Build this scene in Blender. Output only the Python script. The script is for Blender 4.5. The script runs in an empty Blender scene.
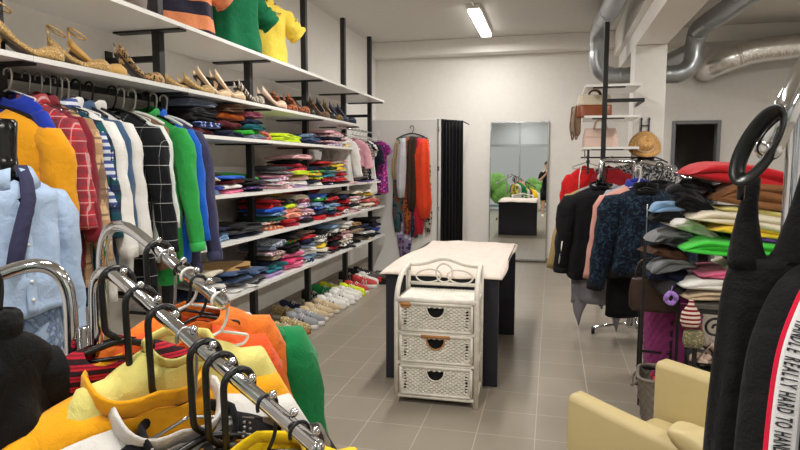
import bpy, bmesh, math, random
from mathutils import Vector, Matrix, noise as mnoise
PI = math.pi
SC = bpy.context.scene
COL = SC.collection
R = random.Random(7)

# ------------------------------------------------------------------ materials
def lin(c):
    out = []
    for v in c:
        v = v/255.0
        out.append(v/12.92 if v <= .04045 else ((v+.055)/1.055)**2.4)
    return (out[0], out[1], out[2], 1)
MATS = {}
def _new(name):
    m = bpy.data.materials.new(name); m.use_nodes = True
    nt = m.node_tree
    return m, nt, nt.nodes['Principled BSDF']
def N(nt, t, **kw):
    n = nt.nodes.new(t)
    for k, v in kw.items():
        setattr(n, k, v)
    return n
def mix(nt, fac, a, b):
    n = N(nt, 'ShaderNodeMix', data_type='RGBA')
    for sock, v in ((n.inputs[0], fac), (n.inputs[6], a), (n.inputs[7], b)):
        if isinstance(v, (tuple, float, int)): sock.default_value = v
        else: nt.links.new(v, sock)
    return n.outputs[2]
def mth(nt, op, a, b=0.0):
    n = N(nt, 'ShaderNodeMath', operation=op)
    for i, v in enumerate((a, b)):
        if isinstance(v, (float, int)): n.inputs[i].default_value = v
        else: nt.links.new(v, n.inputs[i])
    return n.outputs[0]
def coords(nt, scale=1.0):
    return N(nt, 'ShaderNodeTexCoord').outputs['Object']
def noise(nt, vec, scale, detail=3.0, dist=0.0):
    n = N(nt, 'ShaderNodeTexNoise'); n.inputs['Scale'].default_value = scale
    n.inputs['Detail'].default_value = detail; n.inputs['Distortion'].default_value = dist
    nt.links.new(vec, n.inputs['Vector']); return n.outputs['Fac']
def bump(nt, b, h, strength, dist=.01):
    n = N(nt, 'ShaderNodeBump'); n.inputs['Strength'].default_value = strength
    n.inputs['Distance'].default_value = dist
    nt.links.new(h, n.inputs['Height']); nt.links.new(n.outputs[0], b.inputs['Normal'])
def ramp(nt, fac, stops, const=False):
    n = N(nt, 'ShaderNodeValToRGB')
    if const: n.color_ramp.interpolation = 'CONSTANT'
    e = n.color_ramp.elements
    while len(e) < len(stops): e.new(.5)
    for i, (p, c) in enumerate(stops):
        e[i].position = p; e[i].color = lin(c)
    nt.links.new(fac, n.inputs[0]); return n.outputs[0]
def mat(name, col, rough=.6, metal=0., var=.0, bmp=0., bs=40., spec=.5):
    if name in MATS: return MATS[name]
    m, nt, b = _new(name); MATS[name] = m
    b.inputs['Roughness'].default_value = rough; b.inputs['Metallic'].default_value = metal
    b.inputs['Specular IOR Level'].default_value = spec
    b.inputs['Base Color'].default_value = lin(col)
    v = coords(nt)
    if var:
        f = noise(nt, v, bs*.3, 4)
        c2 = tuple(max(0, x*(1-var)) for x in col)
        nt.links.new(mix(nt, f, lin(tuple(min(255, x*(1+var*.5)) for x in col)), lin(c2)), b.inputs['Base Color'])
    if bmp:
        bump(nt, b, noise(nt, v, bs, 4), bmp)
    return m
def fab(col, pat='plain', cols=(), sc=1.0, name=None, rough=.88, bmp=.42):
    """cloth: plain or with a woven / printed pattern"""
    key = 'cloth_%s_%s_%s_%s' % (pat, '-'.join('%d' % x for x in col), '-'.join('%d' % x for c in cols for x in c), sc)
    if key in MATS: return MATS[key]
    m, nt, b = _new(key[:60]); MATS[key] = m
    b.inputs['Roughness'].default_value = rough
    b.inputs['Specular IOR Level'].default_value = .2
    b.inputs['Sheen Weight'].default_value = .15 if sum(col) > 200 else .03
    v = coords(nt)
    sx = N(nt, 'ShaderNodeSeparateXYZ'); nt.links.new(v, sx.inputs[0])
    X, Y, Z = sx.outputs
    base = lin(col)
    cl = [lin(c) for c in cols]
    def stripe(ax, f, w, off=0.0):
        return mth(nt, 'LESS_THAN', mth(nt, 'FRACT', mth(nt, 'ADD', mth(nt, 'MULTIPLY', ax, f*sc), off+50.0)), w)
    if pat == 'plain':
        c = mix(nt, noise(nt, v, 9, 3), lin(tuple(min(255, x*1.04) for x in col)), lin(tuple(x*.93 for x in col)))
    elif pat in ('stripez', 'stripex', 'stripey'):
        ax = {'stripez': Z, 'stripex': X, 'stripey': Y}[pat]
        c = mix(nt, stripe(ax, 20, .5), base, cl[0])
        if len(cl) > 1: c = mix(nt, stripe(ax, 20, .15, .3), c, cl[1])
    elif pat == 'plaid':
        c = mix(nt, mth(nt, 'MULTIPLY', stripe(X, 12, .45), .55), base, cl[0])
        c = mix(nt, mth(nt, 'MULTIPLY', stripe(Z, 12, .45), .55), c, cl[0])
        if len(cl) > 1:
            c = mix(nt, mth(nt, 'MULTIPLY', stripe(X, 12, .09, .4), .7), c, cl[1]); c = mix(nt, mth(nt, 'MULTIPLY', stripe(Z, 12, .09, .4), .7), c, cl[1])
    elif pat == 'window':
        c = mix(nt, stripe(X, 14, .007), base, cl[0]); c = mix(nt, stripe(Z, 14, .026), c, cl[0])
    elif pat in ('dots', 'leopard', 'floral'):
        vo = N(nt, 'ShaderNodeTexVoronoi'); vo.inputs['Scale'].default_value = 28*sc
        nt.links.new(v, vo.inputs['Vector'])
        if pat == 'dots':
            c = mix(nt, mth(nt, 'LESS_THAN', vo.outputs['Distance'], .3), base, cl[0])
        elif pat == 'leopard':
            d = vo.outputs['Distance']
            ring = mth(nt, 'MULTIPLY', mth(nt, 'LESS_THAN', d, .45), mth(nt, 'GREATER_THAN', d, .2))
            c = mix(nt, ring, base, cl[0])
        else:
            s2 = N(nt, 'ShaderNodeSeparateColor'); nt.links.new(vo.outputs['Color'], s2.inputs[0])
            st = [(i/len(cols), k) for i, k in enumerate(cols)]
            c = mix(nt, mth(nt, 'LESS_THAN', vo.outputs['Distance'], .42), base, ramp(nt, s2.outputs[0], st, True))
    elif pat == 'tweed':
        f = noise(nt, v, 90*sc, 2)
        c = ramp(nt, f, [(.4, col), (.5, cols[0]), (.6, cols[-1])])
    elif pat == 'zebra':
        w = N(nt, 'ShaderNodeTexWave'); w.inputs['Scale'].default_value = 9*sc
        w.inputs['Distortion'].default_value = 9; nt.links.new(v, w.inputs['Vector'])
        c = mix(nt, mth(nt, 'GREATER_THAN', w.outputs['Fac'], .5), base, cl[0])
    elif pat == 'splash':
        f = noise(nt, v, 7*sc, 6, 1.5)
        st = [(.3, col)] + [(.4+.12*i, k) for i, k in enumerate(cols)]
        c = ramp(nt, f, st)
    nt.links.new(c, b.inputs['Base Color'])
    if bmp:
        h = mth(nt, 'ADD', noise(nt, v, 16, 3, .6), mth(nt, 'MULTIPLY', noise(nt, v, 220, 1), .12))
        bump(nt, b, h, bmp, .024)
    return m

# ------------------------------------------------------------------ mesh builder
class MB:
    def __init__(s): s.v = []; s.f = []
    def box(s, x0, x1, y0, y1, z0, z1):
        b = len(s.v)
        s.v += [(x0,y0,z0),(x1,y0,z0),(x1,y1,z0),(x0,y1,z0),(x0,y0,z1),(x1,y0,z1),(x1,y1,z1),(x0,y1,z1)]
        s.f += [tuple(b+i for i in q) for q in ((0,3,2,1),(4,5,6,7),(0,1,5,4),(1,2,6,5),(2,3,7,6),(3,0,4,7))]
        return s
    def prism(s, pts, z0, z1):
        b = len(s.v); n = len(pts)
        s.v += [(x,y,z0) for x,y in pts] + [(x,y,z1) for x,y in pts]
        s.f.append(tuple(b+i for i in reversed(range(n)))); s.f.append(tuple(b+n+i for i in range(n)))
        for i in range(n):
            j = (i+1) % n; s.f.append((b+i, b+j, b+n+j, b+n+i))
        return s
    def rings(s, rr, cap=True, closed=True, loop=False):
        """list of equal-length rings of points, joined in order"""
        b = len(s.v); n = len(rr[0]); m = len(rr)
        for r in rr: s.v += [tuple(p) for p in r]
        for i in range(m if loop else m-1):
            i2 = (i+1) % m
            for k in range(n if closed else n-1):
                k2 = (k+1) % n
                s.f.append((b+i*n+k, b+i*n+k2, b+i2*n+k2, b+i2*n+k))
        if cap and not loop:
            s.f.append(tuple(b+k for k in reversed(range(n)))); s.f.append(tuple(b+(m-1)*n+k for k in range(n)))
        return s
    def tube(s, pts, r, n=8, cap=True, loop=False, ry=None, up=None):
        pts = [Vector(p) for p in pts]; m = len(pts)
        rad = r if isinstance(r, (list, tuple)) else [r]*m
        radb = (ry if isinstance(ry, (list, tuple)) else [ry]*m) if ry else rad
        T = []
        for i in range(m):
            if loop: t = pts[(i+1) % m]-pts[i-1]
            else: t = pts[min(i+1, m-1)]-pts[max(i-1, 0)]
            T.append(t.normalized() if t.length > 1e-9 else Vector((0,0,1)))
        if up: nrm = Vector(up)
        else:
            nrm = Vector((0,0,1)) if abs(T[0].z) < .9 else Vector((1,0,0))
        rr = []
        for i in range(m):
            nrm = (nrm - T[i]*nrm.dot(T[i]))
            nrm = nrm.normalized() if nrm.length > 1e-6 else T[i].orthogonal().normalized()
            bn = T[i].cross(nrm)
            rr.append([pts[i] + nrm*(math.cos(a)*rad[i]) + bn*(math.sin(a)*radb[i]) for a in (2*PI*k/n for k in range(n))])
        return s.rings(rr, cap, True, loop)
    def lathe(s, prof, n=20, c=(0,0,0), sx=1., sy=1., cap=True):
        return s.rings([[(c[0]+r*sx*math.cos(2*PI*k/n), c[1]+r*sy*math.sin(2*PI*k/n), c[2]+z) for k in range(n)] for r, z in prof], cap)
    def ball(s, c, rx, ry=None, rz=None, n=14, m=9):
        ry = ry or rx; rz = rz or rx
        return s.rings([[(c[0]+rx*math.sin(t)*math.cos(2*PI*k/n), c[1]+ry*math.sin(t)*math.sin(2*PI*k/n), c[2]-rz*math.cos(t)) for k in range(n)] for t in (PI*(.04+.92*j/m) for j in range(m+1))])
    def grid(s, fn, nu, nv):
        b = len(s.v)
        for j in range(nv+1):
            for i in range(nu+1): s.v.append(tuple(fn(i/nu, j/nv)))
        for j in range(nv):
            for i in range(nu):
                a = b+j*(nu+1)+i; s.f.append((a, a+1, a+nu+2, a+nu+1))
        return s
    def xf(s, M, i0=0):
        for i in range(i0, len(s.v)): s.v[i] = tuple(M @ Vector(s.v[i]))
        return s
    def mesh(s, name, m=None, smooth=True):
        me = bpy.data.meshes.new(name); me.from_pydata(s.v, [], s.f); me.validate()
        bm = bmesh.new(); bm.from_mesh(me); bmesh.ops.recalc_face_normals(bm, faces=bm.faces); bm.to_mesh(me); bm.free()
        if m: me.materials.append(m)
        if smooth: me.shade_smooth()
        return me
    def build(s, name, m, parent=None, smooth=True, bevel=0, sub=0, solid=0, loc=None, rot=None, seg=2, ang=None):
        o = bpy.data.objects.new(name, s.mesh(name, m, smooth)); COL.objects.link(o)
        if parent: o.parent = parent
        if loc: o.location = loc
        if rot is not None: o.rotation_euler = rot if isinstance(rot, (tuple, list)) else (0,0,rot)
        if solid:
            d = o.modifiers.new('s', 'SOLIDIFY'); d.thickness = solid; d.offset = 0
        if bevel:
            d = o.modifiers.new('b', 'BEVEL'); d.width = bevel; d.segments = seg; d.limit_method = 'ANGLE'; d.angle_limit = .7
        if sub:
            d = o.modifiers.new('u', 'SUBSURF'); d.levels = sub; d.render_levels = sub
        return o
def tag(o, label=None, cat=None, group=None, kind=None):
    if label: o['label'] = label
    if cat: o['category'] = cat
    if group: o['group'] = group
    if kind: o['kind'] = kind
    return o
def thing(name, label, cat, loc=(0,0,0), rot=0, group=None, scale=None):
    o = bpy.data.objects.new(name, None); COL.objects.link(o); o.empty_display_size = .1
    o.location = loc; o.rotation_euler = rot if isinstance(rot, (tuple, list)) else (0,0,rot)
    if scale: o.scale = (scale,)*3 if isinstance(scale, (int, float)) else scale
    return tag(o, label, cat, group)
def flat(mb): return dict(smooth=False)
def use(me, name, parent=None, loc=None, rot=None):
    o = bpy.data.objects.new(name, me); COL.objects.link(o)
    if parent: o.parent = parent
    if loc: o.location = loc
    if rot is not None: o.rotation_euler = rot if isinstance(rot, (tuple, list)) else (0,0,rot)
    return o
def arc(c, r, a0, a1, n, plane='xz'):
    out = []
    for i in range(n+1):
        a = a0+(a1-a0)*i/n; p = r*math.cos(a); q = r*math.sin(a)
        out.append((c[0]+p, c[1], c[2]+q) if plane == 'xz' else (c[0]+p, c[1]+q, c[2]) if plane == 'xy' else (c[0], c[1]+p, c[2]+q))
    return out
def fillet(pts, r, n=6):
    """round the corners of a polyline"""
    P = [Vector(p) for p in pts]; out = [P[0]]
    for i in range(1, len(P)-1):
        a = (P[i-1]-P[i]); b = (P[i+1]-P[i]); d = min(r, a.length*.49, b.length*.49)
        p0 = P[i]+a.normalized()*d; p1 = P[i]+b.normalized()*d
        for k in range(n+1):
            t = k/n; out.append(p0*(1-t)**2 + P[i]*2*t*(1-t) + p1*t*t)
    out.append(P[-1]); return out
def ordn(i):
    return ('first','second','third','fourth','fifth','sixth','seventh','eighth','ninth','tenth','eleventh','twelfth','thirteenth','fourteenth','fifteenth')[i]

# ------------------------------------------------------------------ shared materials
wall_m = mat('wall_paint', (238,235,230), .9, var=.03, bmp=.05, bs=60)
ceil_m = mat('ceiling_paint', (214,211,205), .95, var=.03, bmp=.05, bs=50)
white_m = mat('white_laminate', (236,235,232), .35)
black_m = mat('black_powder_coat', (22,22,24), .5)
plastic_k = mat('black_plastic', (14,14,16), .32)
white_p = mat('white_plastic', (232,230,224), .35)
chrome = mat('chrome', (215,216,220), .09, 1.)
steel = mat('dull_wire', (170,170,172), .3, 1.)
dark_m = mat('painted_recess_shade', (12,12,13), .9)  # near-black colour standing in for shade inside the drawers
galv = mat('galvanised_steel', (176,180,184), .34, .85, var=.12, bmp=.05, bs=30)
gold_m = mat('gold_trim', (190,150,80), .3, 1.)
grey_t = mat('grey_frame', (122,124,128), .45)
rubber = mat('rubber', (20,20,20), .7)
# ------------------------------------------------------------------ garments
def zsh(x, drop, slope): return -drop-slope*abs(x)
def body_mb(w, L, th, neck=.075, drop=.13, slope=.32, ndip=.05, flare=.0, fold=.012, seed=0, n=44, rows=18, cut=.0):
    r = random.Random(seed); ph = [r.uniform(0, 6.28) for _ in range(6)]
    mb = MB(); rr = []
    sg = lambda v, p: math.copysign(abs(v)**p, v)
    nd = min(neck*.85, th*.55)
    for i in range(6):
        s = i/5; ring = []
        for k in range(n):
            a = 2*PI*k/n; c = math.cos(a); q = math.sin(a)
            hx = neck+(w/2-neck)*s**.9; hy = nd+(th/2-nd)*s
            x = hx*sg(c, .8); y = hy*sg(q, .75)
            z = zsh(x, drop, slope) - ndip*max(0, -q)*(1-.3*s) - .012*max(0, q) - .035*s*s*(1-abs(c)) - .02*s*s
            ring.append((x, y, z))
        rr.append(ring)
    top = rr[-1]
    for j in range(1, rows+1):
        t = j/rows; ring = []
        for k in range(n):
            a = 2*PI*k/n; c = math.cos(a); q = math.sin(a)
            hx = w/2*(1-.1*math.sin(PI*min(1, t*1.2))*(1-t*.4)+flare*t) + fold*.6*t*math.sin(3*a+ph[0]+2*t)
            hy = th/2*(1+.25*t) + fold*min(1, t*1.6)*(math.sin(5*a+ph[1]+1.2*t)+.6*math.sin(9*a+ph[2]-2*t)) + fold*.5*math.sin(7*t+ph[3]+2*a)
            x = hx*sg(c, .85); y = hy*sg(q, .75)
            y += fold*1.5*min(1, t*2.5)*mnoise.noise(Vector((x*9+seed, y*4, t*5))); x += fold*.7*t*mnoise.noise(Vector((seed, y*20, t*6+x)))
            z = top[k][2]*(1-t)+(-L)*t + .012*t*math.sin(3*a+ph[4])
            if cut: z += cut*t*max(0, abs(c)-.5)
            ring.append((x, y, z))
        rr.append(ring)
    return mb.rings(rr, cap=False)
def sleeve_mb(side, w, L, drop=.13, slope=.32, r0=.075, r1=.042, ang=.12, th=.1, seed=0, fwd=0.):
    r = random.Random(seed*7+int(side*3)+11); p1 = r.uniform(0, 6.28); p2 = r.uniform(0, 6.28)
    zs = zsh(w/2, drop, slope)
    P = [Vector((side*(w/2-.07), 0, zs-.055)), Vector((side*(w/2-.005), 0, zs-.075)), Vector((side*(w/2+.02), 0, zs-.13))]
    m = 11; base = P[-1]
    for i in range(1, m+1):
        t = i/m
        P.append(Vector((side*(w/2+.02+math.sin(ang)*L*t), -fwd*t*t*L, zs-.13-math.cos(ang)*(L-.1)*t)))
    mb = MB(); rr = []; n = 16
    fy = min(1., th*.5/r0)
    for i, p in enumerate(P):
        t = max(0, (i-2)/m); ra = r0+(r1-r0)*t
        if i == 0: ra = r0*.72
        if i == 1: ra = r0*.98
        T = (P[min(i+1, len(P)-1)]-P[max(0, i-1)]).normalized(); u = Vector((T.z, 0, -T.x)); b = Vector((0,1,0))
        ring = []
        for k in range(n):
            a = 2*PI*k/n
            q = ra*(1+.1*math.sin(4*a+p1+6*t)*min(1, i/3)+.08*math.sin(17*t+p2+a*2))
            ring.append(p+u*(math.cos(a)*q)+b*(math.sin(a)*q*(fy+(1-fy)*t*.6)))
        rr.append(ring)
    return mb.rings(rr, cap=True)
def ring_collar(neck, drop, slope, ndip, h=.022, th=.1, r=.008, spread=1.0, up=.012):
    """ribbed band round the neckline"""
    nd = min(neck*.85, th*.55); pts = []
    sg = lambda v, p: math.copysign(abs(v)**p, v)
    for k in range(36):
        a = 2*PI*k/36; c = math.cos(a); q = math.sin(a)
        x = neck*sg(c, .8)*spread; y = nd*sg(q, .75)*spread
        pts.append((x, y, zsh(x, drop, slope)-ndip*max(0, -q)-.012*max(0, q)+up))
    return MB().tube(pts, h, 8, loop=True, ry=r, up=(0,0,1))
def shirt_collar(neck, drop, slope, ndip, th, h=.045):
    """turned-down collar: a band that rises and falls outside the neck"""
    nd = min(neck*.85, th*.55); mb = MB()
    sg = lambda v, p: math.copysign(abs(v)**p, v)
    rows = []
    for lvl, (o, dz) in enumerate(((1.0, -.004), (1.0, .035), (1.12, .036), (1.34, -.006))):
        ring = []
        for k in range(33):
            a = -PI/2+.1+(2*PI-.2)*k/32; c = math.cos(a); q = math.sin(a)
            x = neck*sg(c, .8)*o; y = nd*sg(q, .75)*o
            f = max(0, -q)
            z = zsh(neck*sg(c, .8), drop, slope)-ndip*f*.75-.012*max(0, q)+dz-(.035*f**3 if lvl == 3 else 0)
            if lvl == 3: x += math.copysign(.012*f**2, c)
            ring.append((x, y-(.012*f if lvl > 1 else 0), z))
        rows.append(ring)
    return mb.rings(rows, cap=False, closed=False)
def hood_mb(neck, drop, th, h=.12):
    """hood hanging down the back"""
    mb = MB(); rr = []
    for j in range(7):
        t = j/6
        rr.append([((neck+.045*math.sin(PI*t))*math.cos(a)*1.15, .03+.0*t+(neck*.7+.03*math.sin(PI*t))*math.sin(a)*.8, -drop+.03-h*t*1.15-.02*math.cos(a)**2) for a in (2*PI*k/20 for k in range(20))])
    return mb.rings(rr)
def garment(name, label, cat, loc, rot, m, w=.42, L=.7, th=.09, sleeves=.56, collar=None, cm=None, drop=.13, slope=.32, neck=.075, ndip=.05, flare=.0, fold=.012, seed=0, group=None, front=None, fm=None, buttons=False, r0=.075, r1=.042, ang=.12, sm=None, hem=None, hm=None, tilt=(0,0), fwd=0., scale=None):
    t = thing(name, label, cat, loc, (tilt[0], tilt[1], rot), group, scale)
    cm = cm or m; sm = sm or m
    body_mb(w, L, th, neck, drop, slope, ndip, flare, fold, seed).build('body', m, t, solid=.004)
    if sleeves:
        for s in (-1, 1):
            so = sleeve_mb(s, w, sleeves, drop, slope, r0, r1, ang*(1 if s > 0 else .9), th, seed, fwd).build('sleeve', sm, t)
            if hem and sleeves > .4:
                zs = zsh(w/2, drop, slope); e = sleeves
                MB().tube([(s*(w/2+.02+math.sin(ang)*e*f), -fwd*f*f*e, zs-.13-math.cos(ang)*(e-.1)*f) for f in (.93, 1.0, 1.02)], [r1*1.12, r1*1.08, r1*1.02], 14).build('cuff', hm or cm, so)
    if collar == 'rib': ring_collar(neck, drop, slope, ndip, .014, th, .006).build('collar', cm, t)
    elif collar == 'band': ring_collar(neck, drop, slope, ndip, .028, th, .007, up=.02).build('collar', cm, t)
    elif collar == 'shirt': shirt_collar(neck, drop, slope, ndip, th).build('collar', cm, t, solid=.004)
    elif collar == 'hood': hood_mb(neck, drop, th).build('hood', cm, t)
    if hem:
        b = body_mb(w, L, th, neck, drop, slope, ndip, flare, fold, seed); n = 44
        last = b.v[-n:]
        rr = [[(x*k, y*k, z+dz) for x, y, z in last] for k, dz in ((.99, .045), (1.03, .04), (1.02, .0), (.97, -.012))]
        MB().rings(rr, cap=False).build('hem_band', hm or cm, t, solid=.003)
    if front:
        z0 = -drop-ndip-.075; mb = MB()
        mb.grid(lambda u, v: ((u-.5)*front, -th/2*(1+.25*v)-fold*1.1-.002+.004*math.sin(9*v), z0+(-L+.01-z0)*v), 2, 16)
        p = mb.build('placket', fm or m, t, solid=.004)
        if buttons:
            for i in range(6):
                v = .05+.16*i
                MB().lathe([(.001,-.002),(.006,-.002),(.006,.002),(.001,.002)], 10).xf(Matrix.Translation((0, -th/2*(1+.25*v)-fold*1.1-.006, z0+(-L-z0)*v)) @ Matrix.Rotation(PI/2, 4, 'X')).build('button', white_p, p)
    return t
HM = {}
def hanger(loc, rot, label, kind='plastic', mt=None, w=.4, group='coat hangers on the wall rail', barr=.013, tilt=(0,0), neck=.085):
    mt = mt or plastic_k
    key = (kind, mt.name, w, barr, neck)
    if key not in HM:
        th = .0078 if kind == 'loop' else .0065 if kind == 'plastic' else .004 if kind == 'slim' else .0024
        rr = .033 if kind == 'loop' else .026 if kind == 'plastic' else .022; top = barr+th+.001
        c = (0, 0, top-rr)
        hk = arc(c, rr, PI*1.12, 0, 12)
        hk += [(rr, 0, top-rr-.02), (rr*(.9 if kind == 'loop' else .7), 0, -neck*(.85 if kind == 'loop' else .72)), (0, 0, -neck)]
        if kind == 'loop': hk = [(-x, y, z) for x, y, z in hk]
        a = MB().tube(fillet([hk[0]]+hk[1:], .012, 3), th*(.8 if kind == 'plastic' else 1), 8).mesh('hook', mt if kind != 'wood' else steel)
        s = MB()
        d = .32*w/2
        if kind == 'loop':
            s.tube(fillet([(-w/2, 0, -neck-d-.012), (-w*.3, 0, -neck-d*.6), (0, 0, -neck), (w*.3, 0, -neck-d*.6), (w/2, 0, -neck-d-.012)], .03), .0085, 8)
            s.tube([(-w*.44, 0, -neck-d*.9), (w*.44, 0, -neck-d*.9)], .0055, 8)
        elif kind == 'plastic':
            s.tube(fillet([(-w/2, 0, -neck-d-.012), (-w*.3, 0, -neck-d*.5), (0, 0, -neck), (w*.3, 0, -neck-d*.5), (w/2, 0, -neck-d-.012)], .05), .0085, 8)
            s.tube([(-w*.42, 0, -neck-d*.83), (w*.42, 0, -neck-d*.83)], .005, 6)
        else:
            s.tube(fillet([(0, 0, -neck), (-w/2, 0, -neck-d), (-w/2+.015, 0, -neck-d-.02), (w/2-.015, 0, -neck-d-.02), (w/2, 0, -neck-d), (0, 0, -neck)], .02), th, 7)
        HM[key] = (a, s.mesh('shoulder_bar', mt))
    a, s = HM[key]
    for cut in (' on the rear arm', ' on the near chrome arm', ' at the far end', ' in front', ' behind the', ' beside', ' hanging', ' showing', ' at the', ' with', ' on the'):
        if len(label.split()) > 16:
            k = label.rfind(cut)
            if k > 0: label = label[:k]
    t = thing('coat_hanger', label, 'hanger', loc, (tilt[0], tilt[1], rot), group)
    use(a, 'hook', t); use(s, 'shoulder_bar', t)
    return t
def drape(pts, widths, thick=.03, seed=0, n=26, wav=.42):
    """cloth hanging along a path: flattened tube with gathers"""
    r = random.Random(seed); ph = [r.uniform(0, 6.28) for _ in range(4)]
    P = [Vector(p) for p in pts]; rr = []
    m = len(P)
    for i, p in enumerate(P):
        t = i/(m-1); ring = []
        for k in range(n):
            a = 2*PI*k/n
            q = 1+wav*math.sin(4*a+ph[0]+1.5*t)+wav*.6*math.sin(7*a+ph[1])
            ring.append((p.x+widths[i]/2*math.cos(a)*(1+.1*math.sin(3*t*6+ph[2])), p.y+thick*math.sin(a)*q, p.z+.01*math.sin(3*a+ph[3])*(1 if i in (0, m-1) else 0)))
        rr.append(ring)
    return MB().rings(rr)
# ------------------------------------------------------------------ folded clothes
def folded_mb(w, d, h, seed=0, lobes=2, sag=.0, mess=1.0):
    """folded garment: w along x, d along y (fold edge at -y), h tall; base at z=0"""
    r = random.Random(seed); nx = 13; mb = MB(); rr = []
    ph = [r.uniform(0, 6.28) for _ in range(8)]
    prof = []
    lh = h/lobes
    for l in range(lobes):                       # front folds, bottom to top
        for k in range(5):
            a = -PI/2+PI*k/4
            prof.append((-d/2+lh*.5-math.cos(a)*lh*.5, lh*(l+.5)+math.sin(a)*lh*.46))
    top = [(-d*.2, h*1.0), (d*.1, h*1.0), (d*.35, h*.98)]
    back = [(d/2-.006, h*.9), (d/2, h*.5), (d/2-.006, h*.06)]
    bot = [(d*.3, 0), (0, 0), (-d*.25, 0)]
    prof = prof+top+back+bot
    for i in range(nx):
        u = i/(nx-1); x = (u-.5)*w
        e = min(u, 1-u); f = 1-(1-min(1, e/.16))**2*.5
        ring = []
        for (y, z) in prof:
            yy = y*(1-.05*(1-f)) + mess*(.008*math.sin(5*u+ph[0])+.005*math.sin(11*u+ph[1]+z*60))*(1 if y < 0 else .5)
            zz = h*.08*(1-f)+z*f
            if z > h*.5: zz -= mess*h*.12*(.5+.5*math.sin(4.3*u+ph[2]+y*9))*min(1, z/h)
            if z > h*.3: zz -= sag*(abs(u-.5)*2)**2*h
            v3 = mnoise.noise_vector(Vector((x*7+seed*3.1, y*7, z*16)))*(.011*mess)
            v4 = mnoise.noise_vector(Vector((x*22+seed, y*16, z*30)))*(.0035*mess)
            k = min(1, z/max(.004, h*.25))
            ring.append((x+.004*mess*math.sin(40*z+ph[3])+v3.x+v4.x, yy+v3.y+v4.y, max(0, zz+(min(0, v3.z)*.7+v4.z*.3)*k)))
        rr.append(ring)
    return mb.rings(rr)
PAL = dict(black=(26,26,28), charcoal=(58,58,62), grey=(128,130,134), white=(232,230,226), cream=(232,224,200), beige=(206,186,158), tan=(176,138,86), brown=(84,58,44), maroon=(92,34,40), red=(196,30,40), crimson=(170,30,58), pink=(226,110,150), hotpink=(226,60,120), palepink=(238,190,198), peach=(240,164,140), salmon=(214,112,104), orange=(226,112,38), yellow=(238,204,60), lime=(206,232,30), green=(58,176,62), brightgreen=(70,210,70), darkgreen=(24,74,58), teal=(20,104,112), turquoise=(40,140,160), lightblue=(130,166,204), blue=(32,92,204), cobalt=(36,58,160), navy=(30,36,62), denim=(66,90,126), greyblue=(122,136,160), purple=(96,62,140), lilac=(180,150,200), mauve=(168,84,112))
PNAME = dict(hotpink='hot pink', palepink='pale pink', brightgreen='bright green', darkgreen='dark green', lightblue='light blue', greyblue='grey-blue')
def pname(c): return PNAME.get(c, c)
def pal(c):
    """palette entry or pattern word -> (words, material)"""
    if isinstance(c, str):
        return pname(c), fab(PAL[c])
    b, kind, others = c
    words = {'stripex': 'striped', 'stripez': 'striped', 'floral': 'printed', 'dots': 'spotted', 'plaid': 'checked', 'tweed': 'flecked', 'zebra': 'wavy patterned'}[kind]
    return pname(b)+' '+words, fab(PAL[b], kind, tuple(PAL[o] for o in others))
SEED = [100]
def folded(loc, rot, w, d, h, c, label, group, lobes=None, sag=0., mess=1., tilt=(0,0), name='folded_garment', cat='folded clothes'):
    SEED[0] += 1
    words, m = pal(c)
    o = folded_mb(w, d, h, SEED[0], lobes or R.choice((1, 2, 2, 3)), sag, mess).build(name, m, None, loc=loc, rot=(tilt[0], tilt[1], rot), sub=1)
    return tag(o, label.format(c=words), cat, group)
# ------------------------------------------------------------------ shoes (toe towards +x, sole on z=0)
def foot_ring(x, w, y0=0):
    return [(x, w*math.cos(a)+y0, math.sin(a)) for a in (2*PI*k/16 for k in range(16))]
def pump_meshes(key, m, heel, open_toe=False, flatshoe=False):
    L = .235; up = MB(); n = 18
    def base(t): return heel*max(0, 1-t/.62)**1.5 if t < .62 else 0          # t 0 heel .. 1 toe
    def wid(t): return (.026+.014*math.sin(PI*min(1, t*1.35)))*(1 if t < .75 else max(.18, 1-((t-.75)/.27)**1.6))
    rr = []
    for i in range(n+1):
        t = i/n; x = (t-.5)*L; b = base(t)+.004; w = wid(t)
        hh = .058*(1-t*1.35) if t < .3 else (.026 if t < .55 else .026+.018*math.sin(PI*min(1, (t-.55)/.45*.8)))
        if t < .3: hh = .03+.028*(1-t/.3)
        if t > .9: hh *= 1-(t-.9)*3
        ring = []
        op = t < .58
        for k in range(13):                       # outer side wall, left rim -> sole -> right rim
            a = PI*k/12
            ring.append((x, w*math.cos(a)*(1 if op else 1), b+hh*(1-math.sin(a)**.6)))
        top = [(x, -w*.8*(1-k/5*2), b+(.006 if op else hh*(1+.25*math.sin(PI*k/5)))) for k in range(6)]
        if op:
            top = [(x, -w*.88*(1-k/5*2), b+.008) for k in range(6)]
        rr.append(ring+top)
    up.rings(rr)
    sole = MB(); rs = []
    for i in range(n+1):
        t = i/n; x = (t-.5)*L; b = base(t); w = wid(t)*.96
        rs.append([(x, w, b+.005), (x, -w, b+.005), (x, -w, b), (x, w, b)])
    sole.rings(rs)
    hb = MB()
    if not flatshoe:
        hb.tube([(-L*.5+.028, 0, heel*.97), (-L*.5+.02, 0, heel*.5), (-L*.5+.018, 0, 0)], [.019, .008, .006], 10)
    else:
        hb.box(-L*.5+.004, -L*.5+.05, -.022, .022, 0, max(.006, heel*.9))
    return [up.mesh('upper', m), sole.mesh('sole', mat('shoe_sole', (60,44,34), .5)), hb.mesh('heel', m)]
SH = {}
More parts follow.
